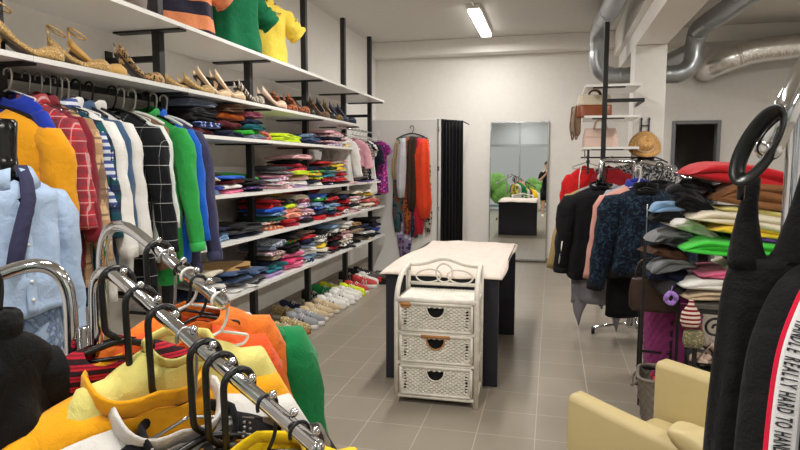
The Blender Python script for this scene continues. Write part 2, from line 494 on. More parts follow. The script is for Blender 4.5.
def pump(loc, rot, m, label, heel=.085, flatshoe=False, group=None, strap=False, cat='shoe', name='high_heel_shoe', sc=1.0):
    key = (m.name, heel, flatshoe)
    if key not in SH: SH[key] = pump_meshes(key, m, heel, False, flatshoe)
    t = thing(name, label, cat, loc, rot, group, sc)
    for me, nm in zip(SH[key], ('upper', 'sole', 'heel')): use(me, nm, t)
    if strap:
        MB().tube([(-.085+.03*math.cos(a)*1.1, .034*math.sin(a), heel+.085-.02*math.cos(a)) for a in (2*PI*k/16 for k in range(16))], .004, 6, loop=True).build('ankle_strap', m, t)
        MB().tube([(-.112, 0, heel+.03), (-.118, 0, heel+.1)], .005, 6).build('heel_strap', m, t)
    return t
def sneaker(loc, rot, mu, ms, ma, label, group='trainers lined up on the floor', sc=1.0, laces=True, name='trainer'):
    key = ('sn', mu.name, ms.name, ma.name)
    if key not in SH:
        L = .27; n = 16; rr = []; rs = []
        def wid(t): return (.034+.014*math.sin(PI*min(1, max(0, t-.15)*1.1)))*(1 if t < .8 else math.sqrt(max(.05, 1-((t-.8)/.21)**2)))*(1 if t > .1 else .75+2.5*t)
        for i in range(n+1):
            t = i/n; x = (t-.5)*L; w = wid(t)
            h = .095 if t < .22 else .085-.02*(t-.22)/.2 if t < .42 else .065-.03*((t-.42)/.58)
            if t > .92: h *= 1-(t-.92)*3.5
            ww = w*(.95 if t > .4 else .9); ring = []
            for k in range(16):
                a = 2*PI*k/16; s = math.sin(a); c = math.cos(a)
                z = .022+h*max(0, s)**.7 if s > 0 else .022
                y = ww*math.copysign(abs(c)**.7, c)*(1-.3*max(0, s))
                if t < .36 and s > .75: z -= .035*(s-.75)*4
                ring.append((x, y, z))
            rr.append(ring)
            rs.append([(x, w*1.04, .03), (x, -w*1.04, .03), (x, -w*1.06, .012), (x, -w, 0), (x, w, 0), (x, w*1.06, .012)])
        la = MB()
        for i in range(5):
            x = -.01+i*.017; z = .094-.0085*i
            la.tube([(x, -.026, z-.014), (x+.004, 0, z), (x, .026, z-.014)], .0035, 6)
        st = [MB().tube([(-.03, s*.049, .03), (-.005, s*.041, .068), (.0, s*.048, .034), (.028, s*.041, .062), (.034, s*.048, .032)], .0045, 6).mesh('stripe', ma) for s in (-1, 1)]
        SH[key] = [MB().rings(rr).mesh('upper', mu), MB().rings(rs).mesh('sole', ms), la.mesh('laces', white_p)]+st
    t = thing(name, label, 'shoe', loc, rot, group, (sc, sc, sc*1.3))
    me = SH[key]
    use(me[0], 'upper', t); use(me[1], 'sole', t)
    if laces: use(me[2], 'laces', t)
    use(me[3], 'side_stripe', t); use(me[4], 'side_stripe', t)
    return t
# ------------------------------------------------------------------ the room
XL, XR, YB, YF, ZC = -2.77, 4.6, 9.42, -3.0, 3.38
def struct(name, mb, m, bevel=0, smooth=False, parent=None):
    o = mb.build(name, m, parent, smooth=smooth, bevel=bevel)
    if not parent: o['kind'] = 'structure'
    return o
def floor_mat():
    m, nt, b = _new('floor_tiles')
    v = N(nt, 'ShaderNodeTexCoord').outputs['Object']
    mp = N(nt, 'ShaderNodeMapping'); mp.inputs['Location'].default_value = (.055, .10, 0); nt.links.new(v, mp.inputs[0])
    br = N(nt, 'ShaderNodeTexBrick'); br.offset = 0; br.inputs['Scale'].default_value = 1
    br.inputs['Brick Width'].default_value = .32; br.inputs['Row Height'].default_value = .335
    br.inputs['Mortar Size'].default_value = .003; br.inputs['Mortar Smooth'].default_value = .3
    br.inputs['Color1'].default_value = lin((156,146,132)); br.inputs['Color2'].default_value = lin((150,141,127)); br.inputs['Mortar'].default_value = lin((190,182,170))
    nt.links.new(mp.outputs[0], br.inputs['Vector'])
    f = noise(nt, v, 5, 5)
    c = mix(nt, mth(nt, 'MULTIPLY', f, .22), br.outputs['Color'], lin((120,112,102)))
    nt.links.new(c, b.inputs['Base Color'])
    b.inputs['Roughness'].default_value = .32
    bump(nt, b, mth(nt, 'SUBTRACT', 1.0, br.outputs['Fac']), .25, .003)
    return m
struct('floor', MB().box(XL-.1, XR+.1, YF-.1, YB+.1, -.1, 0), floor_mat())
struct('ceiling', MB().box(XL-.1, XR+.1, YF-.1, YB+.1, ZC, ZC+.12), ceil_m)
struct('wall_left', MB().box(XL-.12, XL, YF, YB, 0, ZC), wall_m)
struct('wall_right', MB().box(XR, XR+.12, YF, YB, 0, ZC), wall_m)
DX0, DX1, DZ = 1.66, 2.30, 2.13
struct('wall_back', MB().box(XL, DX0, YB, YB+.12, 0, ZC).box(DX1, XR, YB, YB+.12, 0, ZC).box(DX0, DX1, YB, YB+.12, DZ, ZC), wall_m)
struct('trim_1', MB().box(XL, XR, YB-.28, YB, 3.165, ZC), wall_m, bevel=.006)
base_m = mat('skirting_tile', (150,138,126), .4)
struct('baseboard_back', MB().box(XL, DX0-.06, YB-.012, YB, 0, .07).box(DX1+.06, XR, YB-.012, YB, 0, .07), base_m)
struct('baseboard_left', MB().box(XL, XL+.012, YF, YB, 0, .07), base_m)
# doorway to the dark room behind
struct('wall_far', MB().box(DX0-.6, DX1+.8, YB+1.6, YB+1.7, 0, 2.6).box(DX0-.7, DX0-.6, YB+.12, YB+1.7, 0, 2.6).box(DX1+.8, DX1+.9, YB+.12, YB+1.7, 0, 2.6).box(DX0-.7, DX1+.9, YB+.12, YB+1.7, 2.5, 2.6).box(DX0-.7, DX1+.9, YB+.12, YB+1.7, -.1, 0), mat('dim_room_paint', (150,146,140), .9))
d = MB().box(DX0-.0, DX0+.05, YB-.03, YB+.13, 0, DZ).box(DX1-.05, DX1, YB-.03, YB+.13, 0, DZ).box(DX0+.05, DX1-.05, YB-.03, YB+.13, DZ-.05, DZ)
struct('door_1', d, grey_t, bevel=.006)
# pillar, beam
PX0, PX1, PY0, PY1 = .875, 1.205, 7.3, 7.72
struct('pillar', MB().box(PX0, PX1, PY0, PY1, 0, 2.83), wall_m, bevel=.01)
struct('beam', MB().box(PX0, PX1, YF, YB-.29, 2.832, ZC-.002).box(PX0-.06, PX0, YF, YB-.29, 3.02, ZC-.002), wall_m, bevel=.006)
# shop front behind the camera
gm = mat('shopfront_frame', (150,154,156), .4, .3)
fr = MB()
for x in (-2.7, -1.15, .35, 1.9, 3.4, 4.53): fr.box(x, x+.07, YF-.05, YF+.05, 0, ZC)
for z in (0, 2.3, 3.2): fr.box(-2.7, 4.6, YF-.045, YF+.045, z, z+.08 if z < 3 else ZC)
w1 = struct('window_1', fr, gm)
gl, nt, b = _new('window_glass'); b.inputs['Transmission Weight'].default_value = 1; b.inputs['Roughness'].default_value = 0; b.inputs['IOR'].default_value = 1.05
b.inputs['Base Color'].default_value = (1,1,1,1)
MB().box(-2.69, 4.59, YF-.006, YF+.006, .08, 2.3).build('pane', gl, w1, smooth=False)
MB().box(-2.69, 4.59, YF-.01, YF+.01, 2.38, 3.2).build('transom_panel', mat('frosted_panel', (176,182,186), .5), w1, smooth=False)
struct('street_building', MB().box(-26, 26, -26, -22, -.1, 9), mat('street_render', (206,200,190), .9, var=.1))
struct('ground', MB().box(-30, 30, -40, YF-.12, -.2, -.1), mat('pavement', (170,168,162), .9, var=.1, bmp=.1))
leaf_m = mat('hedge_leaves', (140,190,84), .7, var=.4, bmp=.8, bs=30)
for i, (x, y, s, h) in enumerate(((-6.2, -8, 1.5, 1.0), (-3.0, -8.3, 1.5, 1.15), (.1, -8, 1.45, 1.05), (3.2, -8.4, 1.5, 1.2), (6.3, -8, 1.5, 1.0))):
    mb = MB(); rr2 = random.Random(i)
    for k in range(26):
        mb.ball((rr2.uniform(-s, s)*.8, rr2.uniform(-.5, .5), rr2.uniform(.2, h)), rr2.uniform(.3, .5), n=9, m=6)
    tag(mb.build('garden_bush', leaf_m, None, loc=(x, y, -.1)), 'clipped green bush outside the shop window, %s along the hedge' % ordn(i), 'bush', 'bushes outside the shop window')
SC.world = bpy.data.worlds.new('World'); SC.world.use_nodes = True
wnt = SC.world.node_tree; bg = wnt.nodes['Background']
sky = wnt.nodes.new('ShaderNodeTexSky'); sky.sky_type = 'NISHITA'; sky.sun_elevation = .9; sky.sun_rotation = 2.2; sky.sun_disc = False
mxw = wnt.nodes.new('ShaderNodeMix'); mxw.data_type = 'RGBA'; mxw.inputs[0].default_value = .65; wnt.links.new(sky.outputs[0], mxw.inputs[6]); mxw.inputs[7].default_value = (3.2, 3.1, 2.9, 1)
wnt.links.new(mxw.outputs[2], bg.inputs[0]); bg.inputs[1].default_value = .5

# ------------------------------------------------------------------ ceiling tubes
lamp_m, nt, b = _new('lit_diffuser'); b.inputs['Emission Color'].default_value = lin((255,252,245)); b.inputs['Emission Strength'].default_value = 9
def fixture(x, y, label, watts, ln=1.5):
    t = thing('ceiling_light', label, 'light', (x, y, ZC), 0, 'fluorescent ceiling lights')
    MB().box(-.08, .08, -ln/2, ln/2, -.05, -.0).build('housing', white_p, t, smooth=False, bevel=.006)
    MB().box(-.07, .07, -ln/2+.03, ln/2-.03, -.085, -.05).build('diffuser', lamp_m, t, smooth=False, bevel=.01)
    MB().tube([(0, -ln/2-.28, -.012), (0, -ln/2, -.012)], .012, 8).build('conduit', white_p, t)
    l = bpy.data.lights.new('tube_light', 'AREA'); l.shape = 'RECTANGLE'; l.size = .13; l.size_y = ln-.1; l.energy = watts; l.color = (1, .965, .91)
    o = bpy.data.objects.new('tube_light', l); COL.objects.link(o); o.parent = t; o.location = (0, 0, -.095)
fixture(-.94, 8.0, 'lit white fluorescent fitting nearest the back wall', 55)
fixture(-.94, 4.6, 'lit white fluorescent fitting on the ceiling over the table', 75)
fixture(-.94, 1.2, 'lit white fluorescent fitting on the ceiling over the chrome racks', 75)
fixture(2.6, 5.6, 'lit white fluorescent fitting on the ceiling over the folded clothes table', 75)
fixture(2.6, 1.6, 'lit white fluorescent fitting on the ceiling over the armchair', 75)
fixture(-.94, -1.6, 'lit white fluorescent fitting by the shop window left of the beam', 60)
fixture(2.6, -1.6, 'lit white fluorescent fitting by the shop window right of the beam', 60)

# ------------------------------------------------------------------ ventilation ducts
def duct(pts, r, name, label, rib=.0, m=galv, joints=()):
    t = thing(name, label, 'duct')
    P = fillet(pts, .3, 8); Q = []
    for a, b2 in zip(P, P[1:]):
        n = max(1, int((b2-a).length/.03))
        Q += [a.lerp(b2, k/n) for k in range(n)]
    Q.append(P[-1])
    rad = [r*(1+(rib if i % 3 == 0 else 0)) for i in range(len(Q))]
    MB().tube(Q, rad, 24).build('pipe', m, t)
    for j in joints:
        i = min(len(Q)-2, int(j*len(Q))); d = (Q[i+1]-Q[i]).normalized()
        MB().tube([Q[i]-d*.02, Q[i]-d*.018, Q[i]+d*.018, Q[i]+d*.02], [r*1.01, r*1.06, r*1.06, r*1.01], 24).build('joint_ring', m, t)
    return t
duct([(.66, 5.2, 3.18), (.52, 8.06, 3.18), (.52, 8.06, 2.6), (1.02, 8.06, 2.6)], .105, 'ventilation_duct', 'round galvanised duct dropping and bending behind the pillar, above the bag shelf', .05, joints=(.55, .68, .93))
duct([(1.04, 8.06, 2.6), (1.63, 8.06, 2.6), (1.63, 8.06, 3.1), (1.98, 5.2, 3.18)], .105, 'ventilation_duct', 'round galvanised duct rising from behind the pillar towards the ceiling above the doorway', .05, joints=(.06, .22, .32))
duct([(1.63, 8.17, 2.9), (1.52, 8.75, 2.89), (1.45, YB-.29, 2.88)], .1, 'ventilation_duct', 'short galvanised duct branch running from the riser to the back wall', .03)
foil = mat('foil_wrap', (240,238,234), .22, 1., var=.08, bmp=.55, bs=45)
duct([(2.06, YB-.02, 2.82), (2.08, YB-.46, 2.84), (2.5, YB-.46, 2.99), (4.59, YB-.46, 3.16)], .155, 'foil_duct', 'silver foil wrapped duct running along the back wall above the doorway', .02, foil, (.2, .55))
# ------------------------------------------------------------------ wall shelving
XP, XF = -2.4, -2.2
PY = [1.05, 2.2, 3.35, 4.5, 5.65, 6.8, 7.85]
Z1, Z2, Z3, Z4, Z5, Z6 = 2.358, 1.973, 1.698, 1.292, .953, .561
TH = .024
lev = {1: (Z1, PY[:]), 2: (Z2, PY[:6]), 3: (Z3, PY[2:6]), 4: (Z4, PY[2:]), 5: (Z5, PY[2:]), 6: (Z6, PY[2:])}
LN = {1: 'topmost wall shelf', 2: 'shoe shelf', 3: 'shelf under the shoes', 4: 'third wall shelf up', 5: 'second wall shelf up', 6: 'lowest wall shelf'}
for i, y in enumerate(PY):
    top = 3.2
    t = thing('shelf_upright', 'black square steel upright of the wall shelving, %s counting away from the window' % ordn(i), 'upright', (XP, y, 0), 0, 'uprights of the wall shelving')
    MB().box(-.027, .027, -.027, .027, 0, top).build('post', black_m, t, smooth=False, bevel=.003)
    for z in (2.16,):
        b = MB().box(XL-XP+.004, -.028, -.018, .018, z-.018, z+.018).build('wall_tie', black_m, t, smooth=False)
        MB().box(XL-XP+.001, XL-XP+.012, -.03, .03, z-.06, z+.06).build('wall_plate', black_m, b, smooth=False)
    for l, (z, ys) in lev.items():
        if y in ys or (l in (2, 3) and y == 6.8):
            MB().box(-.3, XF-XP-.02, -.035, .035, z-TH-.012, z-TH-.001).build('shelf_bracket', black_m, t, smooth=False)
for l, (z, ys) in lev.items():
    ends = list(ys)
    for i in range(len(ends)-1):
        a, b = ends[i], ends[i+1]; g = .002; h = .03
        xb = XL+.03
        A = a+g if i or l != 1 else a; B = b-g
        if l in (4, 5, 6, 1) and i == len(ends)-2: B = b+.02
        pts = [(xb, A), (XP-h, A), (XP-h, a+h), (XP+h, a+h), (XP+h, A), (XF, A), (XF, B), (XP+h, B), (XP+h, b-h), (XP-h, b-h), (XP-h, B), (xb, B)]
        o = MB().prism(pts, z-TH, z).build('shelf_board', white_m, None, smooth=False)
        tag(o, 'white board of the %s, %s bay counting away from the window' % (LN[l], ordn(PY.index(a))), 'shelf', 'boards of the wall shelving')
# ------------------------------------------------------------------ stacks on the shelves
GN = {3: 'folded clothes on the shelf under the shoes', 4: 'folded clothes on the third wall shelf up', 5: 'folded clothes on the second wall shelf up', 6: 'folded clothes on the lowest wall shelf'}
G = {}
def stack(lv, idx, y, w, total, cols, x=None, d=.34, lean=0., mess=1., lab=None):
    z = {3: Z3, 4: Z4, 5: Z5, 6: Z6}[lv]+.001
    if x is not None and x < -2.5: y = y*1.1
    elif lv == 3: y += .12 if y > 4.5 else .05
    else: y = min(7.64, y+.19+.02*(y-3.5))
    y = min(y, {3: 6.76}.get(lv, 7.82)-w/2)
    n = len(cols); wt = [R.uniform(.8, 1.25) for _ in cols]; s = sum(wt)
    x = XF-d/2-.015 if x is None else x
    for i, c in enumerate(cols):
        h = total*wt[i]/s
        lbl = '{c} folded garment, %s from bottom in the %s stack, %s' % (ordn(i), lab or ordn(idx), LN[lv])
        if n == 1: lbl = '{c} folded garment lying alone as the %s pile, %s' % (lab or ordn(idx), LN[lv])
        folded((x+R.uniform(-.035, .012), y+lean*i+R.uniform(-.025, .025), z), PI/2+R.uniform(-.22, .22), w*R.uniform(.92, 1.12), d*R.uniform(.85, 1.02), h*1.08, c, lbl, GN[lv], lobes=1 if h < .03 else None, mess=mess*1.8, sag=R.uniform(0, .25), tilt=(R.uniform(-.05, .05), R.uniform(-.05, .05)))
        z += h
S = stack
S(3, 0, 3.58, .29, .24, ['maroon', ('blue', 'stripex', ('navy', 'white')), 'black', 'charcoal', 'greyblue'])
S(3, 1, 3.93, .28, .24, [('navy', 'dots', ('black',)), 'maroon', 'orange', 'brown'])
S(3, 2, 4.26, .26, .21, ['greyblue', 'brightgreen', 'teal', 'navy', 'mauve'], d=.3)
S(3, 3, 4.83, .40, .075, ['lime', 'lime'], lab='lime')
S(3, 4, 5.1, .34, .06, [('denim', 'tweed', ('greyblue', 'charcoal'))], x=-2.57, d=.24, lab='denim')
S(3, 5, 5.42, .24, .11, ['navy', 'denim', ('denim', 'tweed', ('greyblue', 'lightblue'))])
S(3, 6, 5.98, .34, .17, [('lilac', 'floral', ('white', 'grey')), ('palepink', 'floral', ('white', 'crimson')), 'navy', ('white', 'floral', ('palepink', 'salmon')), 'palepink'])
S(3, 7, 6.42, .3, .1, [('yellow', 'floral', ('white',)), 'white', ('palepink', 'floral', ('red', 'white'))])
S(3, 8, 5.85, .3, .05, ['charcoal'], x=-2.58, d=.2, lab='charcoal back')
S(4, 0, 3.5, .26, .15, ['lightblue', 'cobalt', 'brown', 'cream', 'charcoal'])
S(4, 1, 3.82, .28, .13, ['pink', 'white', 'maroon', 'blue'])
S(4, 2, 4.13, .28, .10, ['navy', ('purple', 'floral', ('navy', 'lilac')), 'charcoal', 'black'])
S(4, 3, 3.95, .62, .15, ['charcoal', 'darkgreen', 'green'], x=-2.52, d=.26, lab='broad back')
S(4, 4, 4.66, .26, .2, [('palepink', 'floral', ('white', 'lilac')), ('white', 'floral', ('pink',)), ('lilac', 'stripex', ('white',)), ('palepink', 'plaid', ('mauve',)), 'grey', 'charcoal'])
S(4, 5, 5.0, .30, .3, ['lilac', 'white', 'palepink', 'lime', 'hotpink', 'crimson', 'black', 'palepink'], d=.36)
S(4, 6, 5.36, .26, .19, ['white', 'navy', ('lime', 'floral', ('red', 'black')), 'yellow', ('green', 'floral', ('red', 'yellow')), 'navy'])
S(4, 7, 5.7, .28, .24, [('navy', 'dots', ('white',)), 'crimson', 'red', 'turquoise', 'teal', 'darkgreen', 'maroon', 'red'])
S(4, 8, 6.05, .3, .26, ['black', 'red', 'mauve', 'red', 'cream', 'yellow', 'yellow', ('charcoal', 'tweed', ('beige', 'grey'))])
S(4, 9, 6.42, .3, .28, ['palepink', 'navy', 'peach', 'turquoise', 'lightblue', ('yellow', 'floral', ('blue', 'red')), 'white', 'palepink', 'palepink'])
S(4, 10, 7.05, .4, .04, ['purple', 'navy'])
S(4, 11, 7.5, .4, .05, ['lilac', 'navy'])
S(5, 0, 3.6, .26, .1, ['lightblue', 'denim', 'navy'])
S(5, 1, 3.98, .46, .1, ['navy', 'charcoal', 'black'], d=.4)
S(5, 2, 4.46, .28, .26, [('orange', 'floral', ('white', 'tan')), ('white', 'floral', ('orange', 'teal')), 'darkgreen', 'lightblue', 'blue', 'red', 'red'])
S(5, 3, 4.78, .28, .24, ['crimson', 'red', 'peach', 'peach', 'lime', ('charcoal', 'dots', ('grey',))], lean=.004)
S(5, 4, 4.62, .5, .34, ['grey', 'charcoal', 'charcoal', 'mauve', ('white', 'tweed', ('grey', 'mauve')), 'yellow', 'yellow'], x=-2.6, d=.25, lab='yellow-topped back')
S(5, 5, 5.1, .26, .27, ['black', 'lilac', ('white', 'stripex', ('mauve',)), 'palepink', ('lilac', 'stripex', ('white',)), 'mauve', 'cream'])
S(5, 6, 5.3, .7, .36, ['black', 'maroon', 'charcoal', 'crimson', 'red', 'red'], x=-2.6, d=.24, lab='red-topped back')
S(5, 7, 5.45, .26, .26, ['red', 'navy', ('blue', 'floral', ('white', 'green')), 'lightblue', ('green', 'floral', ('white', 'navy')), 'blue'])
S(5, 8, 5.8, .28, .24, ['red', 'navy', ('turquoise', 'floral', ('yellow', 'red')), 'lightblue', 'charcoal', 'red', 'black'])
S(5, 9, 6.16, .28, .21, [('white', 'floral', ('red', 'navy')), 'red', 'maroon', 'red', 'navy'])
S(5, 10, 6.55, .3, .24, ['palepink', 'white', 'black', ('white', 'floral', ('pink',)), 'white', 'palepink', 'black', 'cream'])
S(5, 11, 7.1, .3, .24, [('white', 'floral', ('pink', 'navy')), 'cream', 'salmon', ('white', 'dots', ('black',)), 'yellow', 'white'])
S(5, 12, 7.52, .34, .2, ['white', 'red', 'salmon', 'cream', 'navy', 'navy'])
S(6, 0, 3.48, .24, .2, ['denim', 'navy', 'white', 'grey', 'cream'])
S(6, 1, 3.82, .34, .2, ['white', 'grey', 'denim', 'denim', 'tan'], d=.42, mess=2)
S(6, 2, 4.12, .26, .12, ['charcoal', 'grey', 'navy', 'denim'])
S(6, 3, 4.46, .28, .3, ['lilac', 'turquoise', 'teal', 'navy', ('beige', 'plaid', ('brown',)), ('palepink', 'stripex', ('grey',)), 'greyblue', ('greyblue', 'tweed', ('denim', 'white'))])
S(6, 4, 4.82, .28, .36, ['pink', 'hotpink', 'pink', 'black', 'charcoal', ('green', 'floral', ('orange',)), 'black', 'black'])
S(6, 5, 5.15, .26, .3, [('navy', 'floral', ('white', 'blue')), 'lightblue', 'white', 'white', 'greyblue', 'navy', 'red', ('maroon', 'tweed', ('beige', 'grey'))])
S(6, 6, 5.5, .28, .28, ['grey', 'grey', 'cream', 'yellow', 'grey', 'white', ('black', 'stripex', ('white',)), 'black'])
S(6, 7, 5.86, .28, .3, ['charcoal', 'crimson', 'black', 'black', 'maroon', 'black', 'white', 'lightblue'])
S(6, 8, 6.2, .3, .3, ['black', ('white', 'floral', ('black',)), 'cream', ('palepink', 'stripex', ('white',)), 'palepink', 'cream', 'white', 'white'])
S(6, 9, 6.56, .3, .26, ['black', 'charcoal', 'black', ('maroon', 'tweed', ('beige', 'black')), 'charcoal', 'tan'])
S(6, 10, 7.02, .3, .2, ['beige', 'black', 'white', 'navy', 'navy'])
S(6, 11, 7.46, .4, .24, ['navy', 'denim', 'cobalt', 'navy', 'black', 'black'])
t = thing('headband', 'salmon pink padded headband beside the lime pile on the shelf under the shoes', 'headband', (-2.3, 4.5, Z3), .4)
MB().tube([(.07*math.cos(a), .02*math.sin(2*a), .014+.05*max(0, math.sin(a))) for a in (2*PI*k/20 for k in range(20))], .013, 8, loop=True).build('band', fab(PAL['salmon'], rough=.6), t)
MB().ball((0, -.01, .065), .024, .016, .02).build('bow', fab(PAL['salmon'], rough=.6), t)
# ------------------------------------------------------------------ shoes on the shoe shelf
zs = Z2+.001
gold = fab((196,158,96), 'tweed', ((150,112,60), (226,196,140)), 2., rough=.4)
leop = fab((188,150,98), 'leopard', ((34,24,18),), 2.2, rough=.5)
leop2 = fab((168,92,50), 'leopard', ((30,18,14),), 2.2, rough=.5)
nude = mat('nude_patent', (226,196,160), .25)
zeb = fab((226,214,196), 'zebra', ((30,26,24),), 2., rough=.5)
kleather = mat('black_leather', (24,22,22), .35); nleather = mat('navy_suede', (30,38,66), .6)
gsh = 'shoes on the shoe shelf'
def P(loc, rot, m, label, heel=.085, **kw):
    far = loc[1] > 4.6
    pump(loc, rot, m, label, heel*(1.3 if far else 1.15), sc=1.28 if far else 1.2, **kw)
P((-2.3, 2.28, zs), 1.0, gold, 'gold snakeskin sling-back heel at the near end of the shoe shelf', .085, group=gsh, strap=True)
P((-2.33, 2.62, zs), .9, gold, 'gold strappy heel just before the leopard print court shoe', .06, group=gsh, strap=True)
P((-2.34, 2.76, zs), 1.0, fab((214,170,100), rough=.4), 'tan strappy sandal touching the tall leopard print court shoe', .07, group=gsh, strap=True)
P((-2.31, 3.06, zs), 1.15, leop, 'tall leopard print court shoe beside the second black upright', .1, group=gsh)
P((-2.36, 3.5, zs), 1.2, gold, 'low gold sandal just beyond the second black upright', .03, group=gsh)
P((-2.31, 3.63, zs), 1.3, gold, 'low gold sandal just before the cream court shoes', .035, group=gsh)
P((-2.34, 3.88, zs), 1.05, nude, 'glossy cream court shoe, nearer one of the pair', .1, group=gsh)
P((-2.30, 4.02, zs), 1.15, nude, 'glossy cream court shoe, farther one of the pair beside the zebra print heel', .1, group=gsh)
P((-2.29, 4.32, zs), 1.2, zeb, 'zebra print court shoe beside the third black upright', .075, group=gsh)
P((-2.29, 4.72, zs), 1.2, mat('blush_leather', (232,200,176), .35), 'blush pink pump before the brown leopard print shoes', .06, group=gsh)
P((-2.32, 5.0, zs), 1.1, leop2, 'brown leopard print pump, nearer one of the pair', .06, group=gsh)
P((-2.29, 5.22, zs), 1.15, leop2, 'brown leopard print pump, farther one of the pair', .06, group=gsh)
P((-2.34, 5.46, zs), 1.1, kleather, 'plain black low pump after the brown leopard print pair', .05, group=gsh)
P((-2.31, 5.78, zs), 1.1, fab((120,86,60), 'leopard', ((20,16,14),), 2., rough=.5), 'dark brown patterned heel between the black shoes', .08, group=gsh)
P((-2.3, 5.95, zs), 1.1, kleather, 'black heel after the dark brown patterned one', .08, group=gsh)
P((-2.31, 6.18, zs), 1.05, fab((40,36,34), 'tweed', ((170,140,70), (30,26,24)), .6, rough=.4), 'black and gold heel just before the navy pair', .085, group=gsh)
P((-2.32, 6.38, zs), 1.05, nleather, 'navy court shoe, nearer one of the pair at the far end', .08, group=gsh)
P((-2.29, 6.56, zs), 1.0, nleather, 'navy court shoe, farther one of the pair at the end of the shelf', .08, group=gsh)
# ------------------------------------------------------------------ shoes on the floor below
W = mat('white_trainer', (228,226,220), .5); Wk = mat('worn_white_sole', (214,206,190), .6); Bt = mat('tan_suede', (160,120,78), .8, var=.1); Gd = fab((206,180,120), 'tweed', ((120,96,60), (235,220,170)), 1., rough=.4)
Kt = mat('black_trainer', (30,30,34), .6); Gr = mat('green_trainer', (30,150,80), .5); Ye = mat('neon_yellow_trainer', (214,226,40), .5); Re = mat('red_trainer', (196,60,60), .5); Gy = mat('grey_trainer', (150,152,158), .6); Nv = mat('navy_trainer', (36,46,80), .6); Be = mat('beige_trainer', (206,184,146), .6, var=.1); gum = mat('gum_sole', (170,122,70), .6)
fl = [(-2.22, 4.74, Gd, gum, Bt, 'gold sequinned trainer with gum sole at the near end of the floor row'), (-2.2, 4.89, Gd, gum, Bt, 'gold sequinned trainer with gum sole, farther one of the pair'),
 (-2.2, 5.04, Gy, W, Kt, 'grey and white trainer beside the gold sequinned pair'), (-2.19, 5.18, Gy, W, Kt, 'grey and white trainer next to a beige one'),
 (-2.2, 5.33, Be, W, W, 'beige trainer with white sole, nearer one of the pair'), (-2.21, 5.48, Be, Wk, gold_m, 'beige trainer with worn white sole just before the post'),
 (-2.47, 5.3, Gd, Wk, Bt, 'gold trainer pushed back against the wall by the beige pair'), (-2.49, 5.5, Nv, Kt, Kt, 'dark navy shoe pushed back behind the post'),
 (-2.2, 5.66, Be, Wk, W, 'pale beige shoe in front of the third floor-row post'),
 (-2.2, 5.8, W, Wk, Kt, 'white trainer with black stripes just past the post'), (-2.19, 5.94, W, W, Kt, 'white trainer with black stripes, second past the post'),
 (-2.18, 6.08, W, W, Kt, 'white trainer with black stripes, third past the post'), (-2.19, 6.21, W, W, Gr, 'white trainer with green stripes, nearer one of the pair'), (-2.18, 6.34, W, W, Gr, 'white trainer with green stripes, farther one of the pair'),
 (-2.47, 6.0, Kt, W, W, 'black and white trainer in the back line by the wall'), (-2.46, 6.3, Gr, W, W, 'green trainer in the back line, leaning near the neon one'),
 (-2.2, 6.48, Ye, Ye, Gr, 'neon yellow trainer before the fourth floor-row post'), (-2.46, 6.5, Ye, Gr, Gr, 'neon yellow and green trainer in the back line'),
 (-2.19, 6.62, Re, W, W, 'red trainer with white sole, nearer one of the pair'), (-2.2, 6.96, Re, W, W, 'red trainer with white sole, farther one past the post'),
 (-2.22, 7.1, W, W, Kt, 'white trainer near the toolbox, nearer one of the pair'), (-2.22, 7.24, W, W, Kt, 'white trainer near the toolbox, farther one of the pair'),
 (-2.46, 7.15, Kt, W, W, 'black trainer behind the white pair near the toolbox'), (-2.44, 7.45, Kt, Kt, Gy, 'black shoe by the wall behind the toolbox'), (-2.42, 7.6, Kt, Kt, Gy, 'black shoe by the wall at the far end of the row')]
for x, y, a, b, c, lb in fl:
    sneaker((x, y, .001), R.uniform(-.16, .16), a, b, c, lb, sc=R.uniform(1.06, 1.16))
for k, (x, y) in enumerate(((-2.23, 4.36), (-2.2, 4.52))):
    pump((x, y, .001), .15, mat('red_suede', (196,30,48), .6), 'red flat shoe on the floor, %s one before the gold trainers' % ('nearer', 'farther')[k], .02, True, 'red flats on the floor', name='flat_shoe')
# toolbox
t = thing('toolbox', 'black plastic toolbox with clear lid and red latch on floor under shelves', 'toolbox', (-2.08, 7.28, .001), .06)
MB().box(-.17, .17, -.11, .11, 0, .075).build('box', plastic_k, t, smooth=False, bevel=.01)
MB().box(-.165, .165, -.105, .105, .076, .125).build('lid', mat('smoky_plastic', (96,92,94), .2), t, smooth=False, bevel=.014)
MB().box(-.025, .025, -.122, -.106, .035, .095).build('latch', mat('red_plastic', (206,36,36), .4), t, smooth=False, bevel=.004)
MB().tube(fillet([(-.07, -.0, .127), (-.07, 0, .15), (.07, 0, .15), (.07, 0, .127)], .015), .007, 8).build('handle', plastic_k, t)
